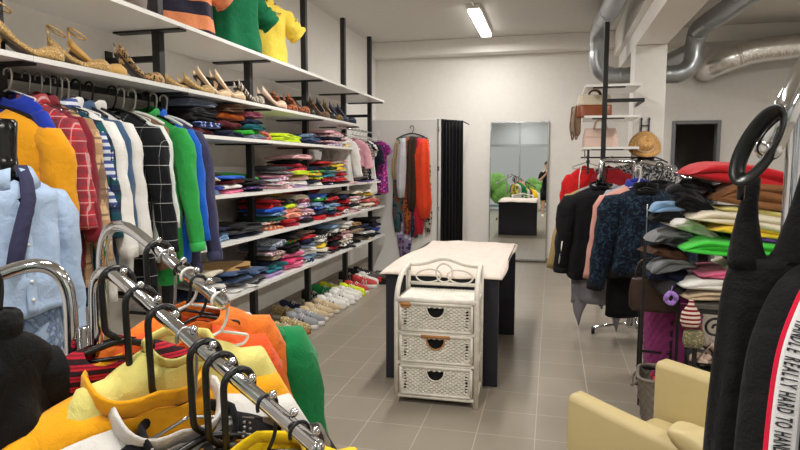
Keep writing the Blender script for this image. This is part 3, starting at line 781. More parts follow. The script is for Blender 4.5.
# ------------------------------------------------------------------ tops displayed on the topmost shelf (on bust forms)
def bust(loc, rot, label, m=None, h=.62):
    t = thing('bust_form', label, 'bust form', loc, rot, 'bust forms on the topmost shelf')
    MB().lathe([(.11, 0), (.15, .0), (.17, .08), (.16, .2), (.18, .34), (.185, .44), (.13, .52), (.06, .55), (.05, .62), (.0, .63)], 24, sx=1.0, sy=.56).build('torso', m or plastic_k, t)
    return t
ztop = Z1+.002
gt = 'tops displayed on the topmost wall shelf'
for (y, rot, m, lb, kw) in ((3.66, .95, fab((238,150,104), 'stripez', ((46,44,62),), .28), 'orange and dark striped top displayed on the topmost shelf', {}),
    (4.34, .95, fab((18,112,72)), 'green T-shirt displayed on the topmost shelf between orange and yellow tops', {}),
    (4.84, .8, fab((240,212,84)), 'yellow polo shirt with a round chest emblem displayed on the topmost shelf', {})):
    bust((-2.44, y, ztop), rot, 'dark bust form wearing the %s' % lb.split(' displayed')[0])
    g = garment('display_top', lb, 'top', (-2.44, y, ztop+.66), rot, m, w=.43, L=.652, th=.25, sleeves=.2, collar='shirt' if 'polo' in lb else 'rib', drop=.09, slope=.38, neck=.075, r0=.085, r1=.085, ang=.55, fold=.012, seed=int(y*10), group=gt)
    if 'polo' in lb:
        mb = MB().lathe([(.0005, 0), (.028, 0), (.03, .003), (.0005, .004)], 20)
        e = mb.build('emblem', mat('emblem_navy', (40,46,70), .7), g, loc=(-.085, -.162, -.245), rot=(PI/2, 0, 0))
        MB().lathe([(.02, 0), (.022, 0), (.022, .006), (.02, .006)], 20, cap=False).build('emblem_ring', white_p, e)
        q = MB()
        for k in range(3): q.box(-.012+.009*k, -.007+.009*k, -.012+.003*abs(k-1), .012-.004*k, .003, .007)
        q.build('emblem_mark', white_p, e, smooth=False)
        q = MB()
        for k in range(9): q.box(-.03+.0068*k, -.025+.0068*k, -.001, .001, -.004, .004)
        for k in range(7): q.box(-.025+.0068*k, -.02+.0068*k, -.001, .001, -.015, -.009)
        q.build('chest_print', mat('print_grey', (110,100,60), .7), g, smooth=False, loc=(.085, -.162, -.25))
        MB().grid(lambda u, v: ((u-.5)*.03, -.137-.006*v, -.16-.13*v), 2, 4).build('placket', m, g, solid=.004)
    if 'green' in lb:
        MB().tube([(.05, -.142, -.15), (.055, -.145, -.2)], .006, 6).tube([(.03, -.142, -.18), (.075, -.145, -.165)], .006, 6).build('chest_print', white_p, g)

# ------------------------------------------------------------------ clothes on the wall rail
ZR = 1.905
RAILN = 0
t = thing('clothes_rail', 'black rail under the near end of the shoe shelf, full of garments', 'rail', (-2.4, 0, ZR))
MB().tube([(0, 1.15, 0), (0, 3.322, 0)], .018, 12).build('rod', black_m, t)
for y in (2.2,):
    pass
gr = 'garments on the wall rail'
hn = [0]
def rail_item(y, label, m, hk='plastic', hgm=None, hl=None, dx=.05, rot=None, **kw):
    rot = PI/2+R.uniform(-.1, .06) if rot is None else rot
    # local -y (the front) must face the camera side (-y world is the near end)
    rot -= PI/2
    w = kw.get('w', .42)
    hanger((-2.4+dx, y, ZR), rot, hl or 'hanger carrying the %s' % label.split(',')[0].split(' on the wall')[0], hk, hgm, w=w-.05, barr=.018, neck=kw.get('drop', .085)+.01)
    kw.setdefault('drop', .085); kw.setdefault('th', .085); kw.setdefault('L', .95); kw.setdefault('slope', .42); kw.setdefault('fold', .016)
    return garment('hanging_garment', label+' on the wall rail' if 'rail' not in label else label, 'garment', (-2.4+dx, y, ZR), rot, m, seed=int(y*100), group=gr, **kw)
cob = fab((34,58,170)); must = fab((232,160,28)); whitec = fab((236,234,230))
rail_item(2.25, 'cobalt blue top before the red plaid shirt', cob, 'slim', steel, L=.8, drop=.05, w=.36, dx=-.04, sleeves=.3, r0=.055, th=.06)
rail_item(2.205, 'cobalt blue jacket just behind the mustard blouse', cob, 'slim', white_p, L=.9, drop=.06, w=.34, sleeves=.3, th=.06, r0=.05)
rail_item(2.13, 'mustard yellow blouse turned towards the room', must, rot=PI/2+.3, drop=.13, dx=.02, L=1.0, th=.12, w=.5, fold=.022, flare=.08, sleeves=.62, ang=.05, r0=.08)
rail_item(2.3, 'red plaid shirt', fab((186,48,58), 'plaid', ((120,60,70), (214,170,170)), 1.5), 'slim', steel, th=.1, L=.9, sleeves=.5, collar='shirt')
rail_item(2.37, 'maroon shirt with pale buttons', fab((124,34,46)), 'slim', steel, L=.9, collar='shirt', front=.03, buttons=True)
rail_item(2.42, 'beige checked shirt', fab((206,172,132), 'plaid', ((150,110,80), (90,66,60)), .7), 'slim', steel, L=1.0, sleeves=.66)
rail_item(2.46, 'navy tartan shirt', fab((38,52,84), 'plaid', ((24,90,90), (16,18,26)), 1.), 'slim', L=1.1)
rail_item(2.49, 'blue and white striped shirt', fab((216,222,236), 'stripez', ((70,88,150),), 1.5), 'slim', white_p, L=.78, sleeves=.42, collar='shirt')
rail_item(2.53, 'white shirt with a raised collar', whitec, 'slim', white_p, th=.11, L=1.08, collar='band', sleeves=.66, w=.45)
rail_item(2.6, 'denim blue shirt', fab((62,88,120)), 'plastic', L=.95, collar='shirt')
rail_item(2.69, 'white jacket beyond the denim shirt', fab((226,224,220)), 'plastic', th=.11, L=1.05, collar='band', sleeves=.66, w=.44)
rail_item(2.86, 'black coat with thin white windowpane checks', fab((20,22,26), 'window', ((190,190,190),), .7), 'plastic', th=.13, L=1.12, sleeves=.68, w=.45)
rail_item(2.93, 'pale mint shirt', fab((222,230,226)), 'slim', white_p, L=.95)
rail_item(3.02, 'brown sleeveless suede vest', fab((128,96,70)), 'plastic', white_p, L=1.0, sleeves=0, w=.46)
rail_item(3.14, 'bright green quilted jacket with pale piping', fab((52,166,78)), 'plastic', L=1.1, sleeves=.7, w=.44, collar='band', hem=True, hm=fab((60,180,90)))
rail_item(3.21, 'bright blue hooded jacket', fab((26,98,206)), 'plastic', white_p, L=1.0, sleeves=.66, w=.44, collar='band')
rail_item(3.31, 'dark slate blue sweatshirt at the far end', fab((66,66,96)), 'plastic', white_p, L=1.06, sleeves=.78, w=.44, hem=True)

# ------------------------------------------------------------------ mannequin with the light blue shirt
MX, MY, MR = -1.93, 1.76, 1.3
gk = mat('glossy_black', (12,12,13), .15)
t = thing('mannequin', 'headless glossy black mannequin wearing a light blue shirt and jeans', 'mannequin', (MX, MY, 0), MR)
MB().lathe([(.10, .9), (.13, .98), (.115, 1.1), (.15, 1.3), (.16, 1.38), (.10, 1.455), (.056, 1.49), (.052, 1.54), (.056, 1.6), (.06, 1.655), (.052, 1.665), (.0, 1.667)], 24, sx=1.05, sy=.75).build('torso', gk, t)
MB().tube([(0,0,.02), (0,0,.95)], .016, 10).build('stand_pole', chrome, t)
MB().lathe([(0,0), (.17,0), (.17,.012), (.02,.02), (0,.02)], 28).build('base', chrome, t)
sb = fab((168,190,220))
garment('shirt', 'light blue long-sleeved shirt on the headless black mannequin', 'shirt', (MX, MY, 1.60), MR, sb, w=.36, L=.64, th=.23, sleeves=.62, collar='shirt', drop=.105, slope=.4, neck=.082, ndip=.05, r0=.072, r1=.05, ang=.05, fold=.01, front=.035, buttons=True, seed=5)
te = thing('necktie', 'dark navy tie hanging from the collar of the light blue shirt', 'tie', (MX, MY, 1.5), MR)
MB().rings([[(x-w/2, y, z), (x+w/2, y, z), (x+w/2, y+.008, z), (x-w/2, y+.008, z)] for x, y, z, w in ((.03, -.075, -.0, .04), (.025, -.115, -.05, .045), (.01, -.15, -.12, .05), (-.02, -.162, -.2, .054), (-.045, -.168, -.28, .058), (-.06, -.17, -.34, .054), (-.065, -.17, -.38, .01))]).build('blade', fab((56,56,84)), te)
t = thing('jeans', 'washed blue jeans on the headless black mannequin', 'jeans', (MX, MY, 0), MR)
jm = fab((120,140,170), 'tweed', ((80,100,134), (150,168,194)), .3)
rr = [[(.165*a*math.cos(q), .12*a*math.sin(q), z) for q in (2*PI*k/28 for k in range(28))] for z, a in ((1.0, .98), (.97, 1.0), (.9, 1.05), (.82, 1.08), (.78, 1.0))]
MB().rings(rr).build('waist', jm, t)
for s in (-1, 1):
    MB().tube([(s*.075, 0, .84), (s*.085, 0, .6), (s*.09, 0, .35), (s*.09, 0, .08)], [.098, .088, .075, .068], 18).build('leg', jm, t)
# ------------------------------------------------------------------ far end of the wall shelving: small clothes on a rail
t = thing('clothes_rail', 'short chrome rail with children\'s clothes at the far end of the wall shelving', 'rail', (-2.36, 0, 1.93))
MB().tube([(0, 6.45, 0), (0, 7.822, 0)], .012, 10).build('rod', chrome, t)
gk2 = "children's clothes at the far end of the shelving"
def kid(y, label, m, L=.5, w=.3, sl=.2, dx=0., z=1.93, **kw):
    hanger((-2.36+dx, y, z), R.uniform(-.15, .1)+kw.pop('rot', 0), 'small hanger holding the %s' % label, 'slim', white_p, w=w-.02, group="hangers on the children's rail", barr=.012, neck=.06)
    return garment('kids_garment', label+' at the far end of the wall shelving', 'garment', (-2.36+dx, y, z), R.uniform(-.15, .1), m, w=w, L=L, th=.06, sleeves=sl, drop=.09, neck=.05, r0=.055, r1=.05, seed=int(y*50), group=gk2, **kw)
kid(6.56, 'white sheer blouse', fab((226,226,224)), .62, .3, .4)
kid(6.98, 'pale pink fluffy top', fab((236,176,190)), .45, .34, .3)
kid(7.12, 'grey striped top', fab((150,140,136), 'stripez', ((90,84,84),), 1.5), .6, .3, .2)
kid(7.26, 'black and white print dress', fab((30,30,34), 'dots', ((220,220,220),), 1.5), .62, .3, .1)
kid(7.4, 'white pleated dress', fab((232,230,228)), .8, .3, .1, flare=.3)
kid(7.54, 'dark navy top', fab((34,34,52)), .5, .32, .25)
kid(7.74, 'magenta and purple floral dress', fab((160,50,130), 'floral', ((80,60,160), (226,120,190), (60,40,110)), 1.2), .8, .26, .12, dx=.1, flare=.2)
# ------------------------------------------------------------------ changing booth in the corner
YP = 8.08
t = thing('partition_panel', 'tall white panel of the corner changing booth behind the scarves', 'panel', (-1.86, YP, 0))
MB().box(-.62, .345, 0, .024, 0, 2.12).build('board', white_m, t, smooth=False, bevel=.003)
MB().box(.345, .36, -.004, .028, 0, 2.12).build('edge_strip', steel, t, smooth=False)
for z in (1.98, 1.45, .9):
    MB().box(.352, .372, -.016, .006, z-.03, z+.03).build('hinge', chrome, t, smooth=False)
t = thing('curtain_rod', 'thin rod carrying the black curtain of the changing booth', 'rod', (-1.45, YP+.02, 2.11))
MB().tube([(.0, .0, 0), (.22, .5, 0), (.22, 1.05, 0)], .009, 8).build('rod', black_m, t)
kc = fab((24,24,27))
mb = MB()
def cur(u, v):
    x = -1.475+.25*u; y = YP+.06+.35*u
    a = .028*math.sin(u*2*PI*6.5)*(.7+.3*v)+.008*math.sin(u*31+v*4)
    return (x+a*.6, y-a, 2.12-2.02*v)
tag(MB().grid(cur, 120, 14).build('curtain', kc, None, solid=.006), 'black pleated curtain at the side of the white booth panel', 'curtain')
# hanger with scarves on the panel
HX, HY, HZ = -1.86, YP-.035, 2.02
t = thing('wall_hook', 'small hook on the white panel above the scarf hanger', 'hook', (HX, YP, HZ))
MB().tube([(0, -.001, .01), (0, -.035, .0), (0, -.045, .015)], .005, 8).build('peg', steel, t)
hanger((HX, HY-.005, HZ), 0, 'black hanger carrying scarves on the white booth panel', 'plastic', w=.44, group='scarf hanger', barr=.006)
sc = [(-.195, .09, .52, 0, .06, fab((176,160,124)), 'khaki scarf, leftmost on the scarf hanger'),
 (-.17, .13, 1.25, .0, .03, fab((52,66,52), 'splash', ((120,70,40), (60,100,110), (30,34,36)), 1.), 'dark green patterned scarf under the khaki one'),
 (-.075, .20, 1.62, -.006, .02, fab((150,140,176), 'floral', ((60,60,110), (210,200,220), (120,70,120)), .6), 'long lilac patterned scarf reaching lowest'),
 (-.115, .12, .78, 0, .085, fab((206,208,214)), 'silvery white scarf'),
 (-.045, .11, 1.3, .0, .06, fab((178,92,50), 'leopard', ((90,40,24),), .8), 'rust patterned scarf'),
 (.015, .13, .98, .0, .09, fab((62,48,38)), 'dark brown scarf in the middle'),
 (.04, .13, 1.35, .0, .035, fab((60,50,80), 'floral', ((30,110,130), (160,60,60)), .7), 'dark purple patterned scarf behind the brown one'),
 (.105, .15, 1.28, .0, .07, fab((200,40,56)), 'crimson scarf'),
 (.16, .19, 1.05, .01, .105, fab((236,74,40)), 'bright orange-red scarf, rightmost and in front'),
 (.205, .10, 1.25, .0, .03, fab((196,190,176), 'leopard', ((40,40,44),), .7), 'black and cream animal print scarf at the right end')]
for i, (dx, w, L, spread, fy, m, lb) in enumerate(sc):
    yy = HY-fy; z0 = HZ-.15-.05*abs(dx)/.2
    tag(drape([(HX+dx, HY-.006-fy*.25, z0+.014), (HX+dx, HY-.012-fy*.4, z0-.04), (HX+dx*1.03, yy, z0-.2), (HX+dx*1.1, yy, z0-L*.5), (HX+dx*1.15+spread, yy, z0-L*.8), (HX+dx*1.12+spread*2, yy, z0-L)], [w*.7, w*.95, w, w*1.12, w*1.1, w*.7], .02, i).build('scarf', m, None), lb+' hanging on the booth panel' if len(lb.split()) < 11 else lb, 'scarf', 'scarves on the booth panel')
# ------------------------------------------------------------------ mirror
mm, nt, b = _new('mirror_silver'); b.inputs['Metallic'].default_value = 1; b.inputs['Roughness'].default_value = .0; b.inputs['Base Color'].default_value = (.88,.9,.89,1)
t = thing('wall_mirror', 'tall frameless-looking mirror in a thin silver frame on the back wall', 'mirror', (-.495, YB-.006, .03), (math.radians(-.35), 0, 0))
MB().box(-.425, .425, -.03, -.012, .02, 2.11).build('glass', mm, t, smooth=False)
f = mat('silver_frame', (196,198,200), .25, .9)
MB().box(-.44, -.425, -.04, 0, 0, 2.13).box(.425, .44, -.04, 0, 0, 2.13).box(-.425, .425, -.04, 0, 2.11, 2.13).box(-.425, .425, -.04, 0, 0, .02).build('frame', f, t, smooth=False)
# ------------------------------------------------------------------ table with cream cloth
t = thing('table', 'dark navy panel table under a cream cloth', 'table', (-.73, 4.0, 0))
nv = mat('navy_laminate', (30,32,44), .45)
MB().box(-.375, .405, -.02, .012, 0, .735).build('side_panel', nv, t, smooth=False, bevel=.002)
MB().box(-.40, .44, 1.28, 1.312, 0, .735).build('side_panel', nv, t, smooth=False, bevel=.002)
MB().box(-.40, .42, -.03, 1.62, .736, .765).build('table_top', nv, t, smooth=False, bevel=.003)
MB().box(-.36, -.33, .014, 1.278, .3, .734).build('stretcher_panel', nv, t, smooth=False)
cl = fab((228,214,203), bmp=.6)
def cloth(u, v):
    x0, x1, y0, y1 = -1.14, -.30, 3.93, 5.70
    e = min(u, 1-u, v, 1-v)
    x = x0+(x1-x0)*u; y = y0+(y1-y0)*v
    x += .02*math.sin(v*9)*(1 if u in (0, 1) else 0)*.6
    if u < .3: x -= (.3-u)*.08*math.sin(v*PI*1.9)
    z = .772+.004*math.sin(u*7+v*5)+.003*math.sin(u*17-v*11)
    ov = max(0, (.03-u)/.03, (u-.97)/.03, (.02-v)/.02, (v-.98)/.02)
    return (x, y, z-.022*ov)
tag(MB().grid(cloth, 66, 100).build('tablecloth', cl, None, solid=.005), 'cream cloth spread over the dark navy table', 'tablecloth')
# ------------------------------------------------------------------ white wicker drawer chest
CX, CYF = -.672, 3.575
t = thing('wicker_chest', 'white wicker chest of three drawers in front of the navy table', 'chest of drawers', (CX, CYF, 0), math.radians(1.0))
wk = mat('white_painted_cane', (230,225,214), .6, var=.16, bmp=.3, bs=70)
tanc = mat('bare_cane', (186,128,72), .6, var=.2)
DP = .32
for s in (-1, 1):
    MB().tube(fillet([(s*.25, 0, 0), (s*.25, 0, .70), (s*.245, .10, .805), (s*.24, DP, .845), (s*.24, DP, .80)], .09, 6), .0165, 12).build('post', wk, t)
    MB().tube([(s*.245, DP, 0), (s*.245, DP, .84)], .0165, 12).build('post', wk, t)
    for z in (.055, .265, .46, .66): MB().tube([(s*.25, .01, z), (s*.245, DP, z)], .011, 8).build('side_rail', wk, t)
    def sp(u, v, s=s): return (s*(.238+.003*math.sin(u*60)*math.cos(v*90)), .02+(DP-.04)*u, .06+.6*v)
    MB().grid(sp, 60, 90).build('side_panel', wk, t, solid=.004)
for z in (.05, .263, .462): MB().tube([(-.25, 0, z), (.25, 0, z)], .0135, 10).build('front_rail', wk, t)
for z in (.05, .263, .462, .66): MB().tube([(-.25, DP, z), (.25, DP, z)], .0135, 10).build('rear_rail', wk, t)
MB().tube([(-.25, 0, .665), (.25, 0, .665)], .017, 10).build('front_rail', wk, t)
MB().grid(lambda u, v: (-.24+.48*u, DP*v, .675+.003*math.sin(u*150)*math.sin(v*80)), 110, 60).build('top_panel', wk, t, solid=.006)
MB().box(-.235, .235, DP-.012, DP-.006, .06, .66).build('rear_panel', wk, t, smooth=False)
# curly gallery at the back
gy = DP
MB().tube([(-.24+.48*i/24, gy, .835+.045*math.exp(-((i-12)/5.5)**2)) for i in range(25)], .0125, 10).build('gallery_rail', wk, t)
MB().tube([(-.24, gy, .71), (.24, gy, .71)], .0125, 10).build('gallery_rail', wk, t)
MB().tube([(.055*math.cos(a), gy-.004, .785+.062*math.sin(a)) for a in (2*PI*k/24 for k in range(24))], .0058, 8, loop=True).build('gallery_loop', wk, t)
for s in (-1, 1):
    MB().tube([(s*(.02+.085*(1-math.cos(a))), gy-.002, .77+.042*math.sin(a)*(1.0 if math.sin(a) > 0 else 1.1)-.02*(1-math.cos(a))*.3) for a in (2*PI*k/28 for k in range(28))], .0055, 8, loop=True).build('gallery_loop', wk, t)
for i, (z0, z1) in enumerate(((.07, .245), (.28, .448), (.478, .645))):
    dr = thing('drawer', None, None, (0, 0, 0)); del_keys = [k for k in ('label', 'category') if k in dr]
    dr.parent = t
    H2 = z1-z0
    def fp(u, v, z0=z0, H2=H2):
        d = .0075*math.sin(u*PI*26)*(1 if int(v*15) % 2 else -1)+.002*math.cos(v*PI*30)
        return (-.222+.444*u, -.006-d, z0+H2*v)
    # leave a half round hole for the hand
    mb = MB().grid(fp, 130, 60)
    keep = []
    for f in mb.f:
        x = sum(mb.v[k][0] for k in f)/4; z = sum(mb.v[k][2] for k in f)/4
        hx, hz = x/.056, (z1-.022-z)/.062
        hole = hz > 0 and hx*hx+hz*hz < 1
        slot = .185 < abs(x) < .2 and z0+.03 < z < z1-.03 and int((z-z0)/.0095) % 2
        if not (hole or slot): keep.append(f)
    mb.f = keep
    mb.build('woven_front', wk, dr, solid=.003)
    MB().box(-.22, .22, .012, .018, z0, z1).box(-.22, .22, .012, DP-.03, z0, z0+.008).box(-.222, -.214, .012, DP-.03, z0, z1-.02).box(.214, .222, .012, DP-.03, z0, z1-.02).build('drawer_box', dark_m, dr, smooth=False)  # box coloured near-black: painted shade behind the hand hole and slots
    fr = MB()
    for (a, b2) in (((-.222, z0), (.222, z0)), ((.222, z0), (.222, z1)), ((.222, z1), (-.222, z1)), ((-.222, z1), (-.222, z0))):
        fr.tube([(a[0], -.01, a[1]), (b2[0], -.01, b2[1])], .0095, 8)
    fr.build('drawer_rim', wk, dr)
    MB().tube([(.057*math.cos(a), -.014, z1-.022+.063*math.sin(a)) for a in (PI+PI*k/16 for k in range(17))], .005, 8).build('hand_hole_rim', tanc if i == 1 else wk, dr)
    if i == 1: tag(MB().tube([(-.09, -.013, z1-.004), (.09, -.013, z1-.004)], .0115, 8).build('worn_patch', tanc, dr), 'bare brown cane where the paint has worn')
    if i == 2: tag(MB().tube([(-.222, -.013, z1-.004), (-.16, -.013, z1-.004)], .0125, 8).tube([(-.222, -.013, z1-.02), (-.165, -.013, z1-.02)], .007, 8).build('worn_patch', tanc, dr), 'bare brown cane where the paint has worn')
# ------------------------------------------------------------------ chrome racks in the foreground (left)
t = thing('clothes_rack', 'chrome four-way clothes rack with sloping studded arms, nearest the window', 'clothes rack', (-1.05, 1.15, 0))
o0 = Vector((-1.05, 1.15, 0))
def loc_(p): return Vector(p)-o0
A0, A1 = Vector((-.98, 1.158, 1.253)), Vector((-.435, 1.053, .951))
B0, B1 = Vector((-1.034, 1.376, 1.288)), Vector((-.775, 1.308, 1.154))
C0, C1 = Vector((-1.12, 1.08, 1.285)), Vector((-1.60, .86, 1.06))
def arm(post, corner, end, r, fr, nm='arm'):
    pts = fillet([loc_(post), loc_(corner), loc_(end)], fr, 10)
    return MB().tube(pts, .0155, 16).build(nm, chrome, t)
ca = A0+(A0-A1).normalized()*.05
armA = arm((-1.028, 1.14, .03), (-1.025, 1.162, 1.287), A1, 0, .1)
armB = arm((-1.235, 1.42, .03), (-1.235, 1.43, 1.395), B1, 0, .2)
armC = arm((-1.088, 1.135, .03), (-1.075, 1.14, 1.315), C1, 0, .15)
MB().tube([loc_((-1.06, 1.16, .03)), loc_((-1.06, 1.16, 1.12))], .013, 12).build('centre_post', chrome, t)
MB().tube([loc_((-1.10, 1.155, .03)), loc_((-1.098, 1.155, 1.14))], .013, 12).build('centre_post', chrome, t)
MB().box(-.5, .5, -.02, .02, .05, .08).box(-.02, .02, -.5, .5, .05, .08).build('base', chrome, t, smooth=False, bevel=.005)
for x, y in ((-.48, 0), (.48, 0), (0, -.48), (0, .48)):
    MB().tube([(x, y-.012, .026), (x, y+.012, .026)], .025, 14).build('caster', rubber, t)
def up_n(d):
    s = d.cross(Vector((0,0,1))).normalized(); return s.cross(d).normalized()
def studs(a, b, par, n, f0=.056, df=.092):
    d = (b-a); u = up_n(d.normalized())
    key = 'stud_mesh'
    if key not in SH:
        m = MB().lathe([(.0035, .012), (.0035, .021), (.0075, .0225), (.009, .028), (.0075, .0335), (.003, .036)], 14)
        SH[key] = m.mesh('stop_stud', chrome)
    q = u.to_track_quat('Z', 'Y').to_euler()
    for i in range(n):
        p = a+d*(f0+df*i)
        use(SH[key], 'stop_stud', par, loc_(p) if par.parent is None else loc_(p), tuple(q))
studs(A0, A1, t, 11); studs(B0, B1, t, 6, .08, .17)
MB().ball(loc_(A1)+(A1-A0).normalized()*.002, .0162, n=14, m=8).build('end_cap', chrome, t)
# --- what hangs on the near arm
AZ = math.radians(78)
def on_arm(a, b, f): return a+(b-a)*f
gA = 'garments on the studded arm in the foreground'; gB = 'garments on the rear studded arm'
def arm_item(a, b, f, label, m, grp, hang='loop', hgm=None, rot=0., hl=None, hw=.40, dz=0., shift=0., **kw):
    p = on_arm(a, b, f); r = AZ+rot-(.40 if grp == gA else .42)
    hanger(p, r, hl or 'hanger in the chrome rack holding the %s' % label.split(',')[0], hang, hgm, w=hw, group='hangers on the chrome rack arms', barr=.0165, neck=kw.get('drop', .165)+.012)
    kw.setdefault('drop', .165)
    p = p+Vector((math.cos(r), math.sin(r), 0))*shift
    kw.setdefault('th', .075)
    return garment('hanging_garment', label, 'garment', (p.x, p.y, p.z), r, m, seed=int(f*100)+len(label), group=grp, **kw)
gold_y = fab((234,164,24)); bright_y = fab((246,206,18)); lightg = fab((214,212,208))
lace = fab((176,26,44), 'stripez', ((40,14,22), (120,16,36)), 2.2)
arm_item(A0, A1, .17, 'gold yellow sweatshirt with ribbed collar on the near chrome arm', gold_y, gA, L=.66, collar='band', neck=.12, w=.56, hw=.46, hem=True, sleeves=.56, ndip=.06, th=.15, r0=.085, slope=.22, drop=.17)
arm_item(A0, A1, .29, 'pale grey sweatshirt beside the gold one', lightg, gA, L=.66, collar='band', neck=.115, w=.54, hw=.46, sleeves=.56, ndip=.085, th=.14, r0=.08, slope=.22, drop=.18)
g = arm_item(A0, A1, .41, 'black jumper with a silver studded collar and gold chain', fab((24,24,27)), gA, 'slim', steel, L=.6, neck=.1, w=.42, ndip=.09, th=.11, sleeves=.5, collar='rib')
cm = MB()
for k in range(26):
    a = PI+PI*k/25; x = .1*math.cos(a); y = -.052+.02*math.sin(a)
    cm.ball((x, y-.006, -.16-.32*abs(x)-.085*abs(math.sin(a))-.008), .0036, n=8, m=5)
    cm.ball((x*1.12, y*1.06-.006, -.16-.32*abs(x)-.1*abs(math.sin(a))-.012), .003, n=8, m=5)
cm.build('studs', steel, g)
cm = MB()
for k in range(11): cm.tube([(-.01+.006*math.cos(q), -.075+.004*math.sin(k), -.26-.013*k+.008*math.sin(q)) for q in (2*PI*j/10 for j in range(10))], .0022, 6, loop=True)
cm.build('chain', gold_m, g)
arm_item(A0, A1, .50, 'zebra striped dark top on the near chrome arm', fab((44,42,44), 'zebra', ((120,114,108),), .8), gA, L=.5, w=.30, hw=.28, sleeves=.3, th=.07, drop=.17, shift=.10)
arm_item(A0, A1, .575, 'mustard top between the black and bright yellow tops', fab((236,172,40)), gA, L=.6, w=.42, sleeves=.4, th=.07)
g = arm_item(A0, A1, .66, 'bright yellow top with dark red collar trim', bright_y, gA, L=.6, w=.43, collar='rib', cm=fab((160,40,50)), neck=.1, ndip=.085, sleeves=.5, th=.09)
arm_item(A0, A1, .79, 'bright yellow sweatshirt, nearer the free end of the chrome arm', bright_y, gA, 'slim', L=.62, w=.36, hw=.3, sleeves=.55, th=.09, collar='rib', neck=.08, ndip=.06, drop=.085, slope=.3)
arm_item(A0, A1, .93, 'white flecked top at the free end of the chrome arm', fab((224,222,218)), gA, 'slim', L=.6, w=.36, hw=.3, sleeves=.45, th=.09, collar='rib', drop=.085)
# --- rear arm
arm_item(A0, A1, .04, 'red and black crinkled lace top at the post end of the near arm', lace, gA, L=.62, sleeves=.34, w=.36, hw=.3, rot=-.25, th=.08, drop=.13)
arm_item(B0, B1, .12, 'yellow and black patterned top at the post end of the rear arm', fab((232,196,40), 'splash', ((40,36,30), (240,220,90)), .5), gB, L=.5, sleeves=0, w=.34, hw=.3, drop=.2)
arm_item(B0, B1, .24, 'white blouse on the rear arm beside the green sweatshirt', fab((210,214,212)), gB, 'slim', steel, L=.6, sleeves=.3, w=.34, hw=.3, drop=.16)
arm_item(B0, B1, .45, 'emerald green sweatshirt, widest one on the rear arm', fab((16,126,70)), gB, 'slim', L=.66, th=.1, w=.50, hw=.34, sleeves=.58, r0=.085, drop=.09, slope=.42, shift=.055)
arm_item(B0, B1, .54, 'orange quilted top just behind the orange-red sweatshirt', fab((236,122,44)), gB, 'slim', white_p, L=.6, th=.08, w=.36, hw=.34, sleeves=.5, drop=.06)
arm_item(B0, B1, .66, 'orange-red sweatshirt on the rear arm', fab((232,90,38)), gB, 'slim', L=.66, th=.11, w=.37, hw=.22, sleeves=.58, r0=.075, drop=.07, slope=.4, shift=-.05)
arm_item(B0, B1, .93, 'pale yellow sweatshirt at the end of the rear arm', fab((222,212,124)), gB, 'slim', white_p, L=.62, th=.11, w=.36, hw=.16, sleeves=.56, collar='rib', r0=.08, drop=.065, shift=-.11, rot=.1)
# black roll-neck on the left arm
p = on_arm(C0, C1, .06)
hanger((-1.07, .93, 1.27), 1.5, 'hanger inside the black roll-neck jumper', 'plastic', w=.2, group='hangers on the chrome rack arms', barr=.0165, neck=.1)
g = garment('roll_neck_jumper', 'black roll-neck jumper under the curved chrome arm at the left', 'jumper', (-1.07, .93, 1.27), 1.5, fab((20,20,22)), w=.24, L=.6, th=.10, sleeves=.5, r0=.055, collar='band', neck=.048, drop=.088, slope=.42, ndip=.01, seed=77)
MB().rings([[(.047*math.cos(a), .044*math.sin(a)*.9, z) for a in (2*PI*k/24 for k in range(24))] for z in (-.12, -.075, -.06)], cap=False).build('roll_collar', fab((20,20,22)), g, solid=.006)
tg = thing('price_tag', 'blank pinkish paper tag standing out above the black roll-neck jumper', 'tag', (-1.06, .90, 1.22), .6)
MB().box(-.022, .022, -.001, .001, -.02, .05).build('card', mat('paper', (226,212,206), .8), tg, smooth=False)
MB().tube([(0, 0, .045), (0, .012, .06)], .001, 5).build('string', white_p, tg)

# ------------------------------------------------------------------ bag shelf on the pillar
BX, BY = .52, 6.72
t = thing('shelf_upright', 'black square upright of the bag shelf beside the pillar', 'upright', (BX, BY, 0))
MB().box(-.024, .024, -.024, .024, 0, 2.97).build('post', black_m, t, smooth=False, bevel=.003)
BZ = [2.335, 2.015, 1.69]
for z in BZ:
    MB().box(-.12, .2, -.03, .03, z-.034, z-.024).build('shelf_bracket', black_m, t, smooth=False)
for z in (2.17,): MB().box(.025, PX0-BX+.02, -.018, .018, z-.018, z+.018).build('wall_tie', black_m, t, smooth=False)
MB().box(PX0-BX+.02, PX0-BX+.035, -.018, .57, 2.152, 2.188).build('wall_plate', black_m, t, smooth=False)
for i, z in enumerate(BZ):
    x0, x1, y0, y1 = BX-.2, PX0-.006, BY-.06, BY+.6; h = .027
    o = MB().prism([(x0, y0), (BX-h, y0), (BX-h, BY+h), (BX+h, BY+h), (BX+h, y0), (x1, y0), (x1, y1), (x0, y1)], z-.024, z).build('shelf_board', white_m, None, smooth=False)
    tag(o, 'white board of the bag shelf beside the pillar, %s' % ('topmost, empty', 'carrying the cream and brown bag', 'carrying the pale pink bag')[i], 'shelf', 'boards of the bag shelf')
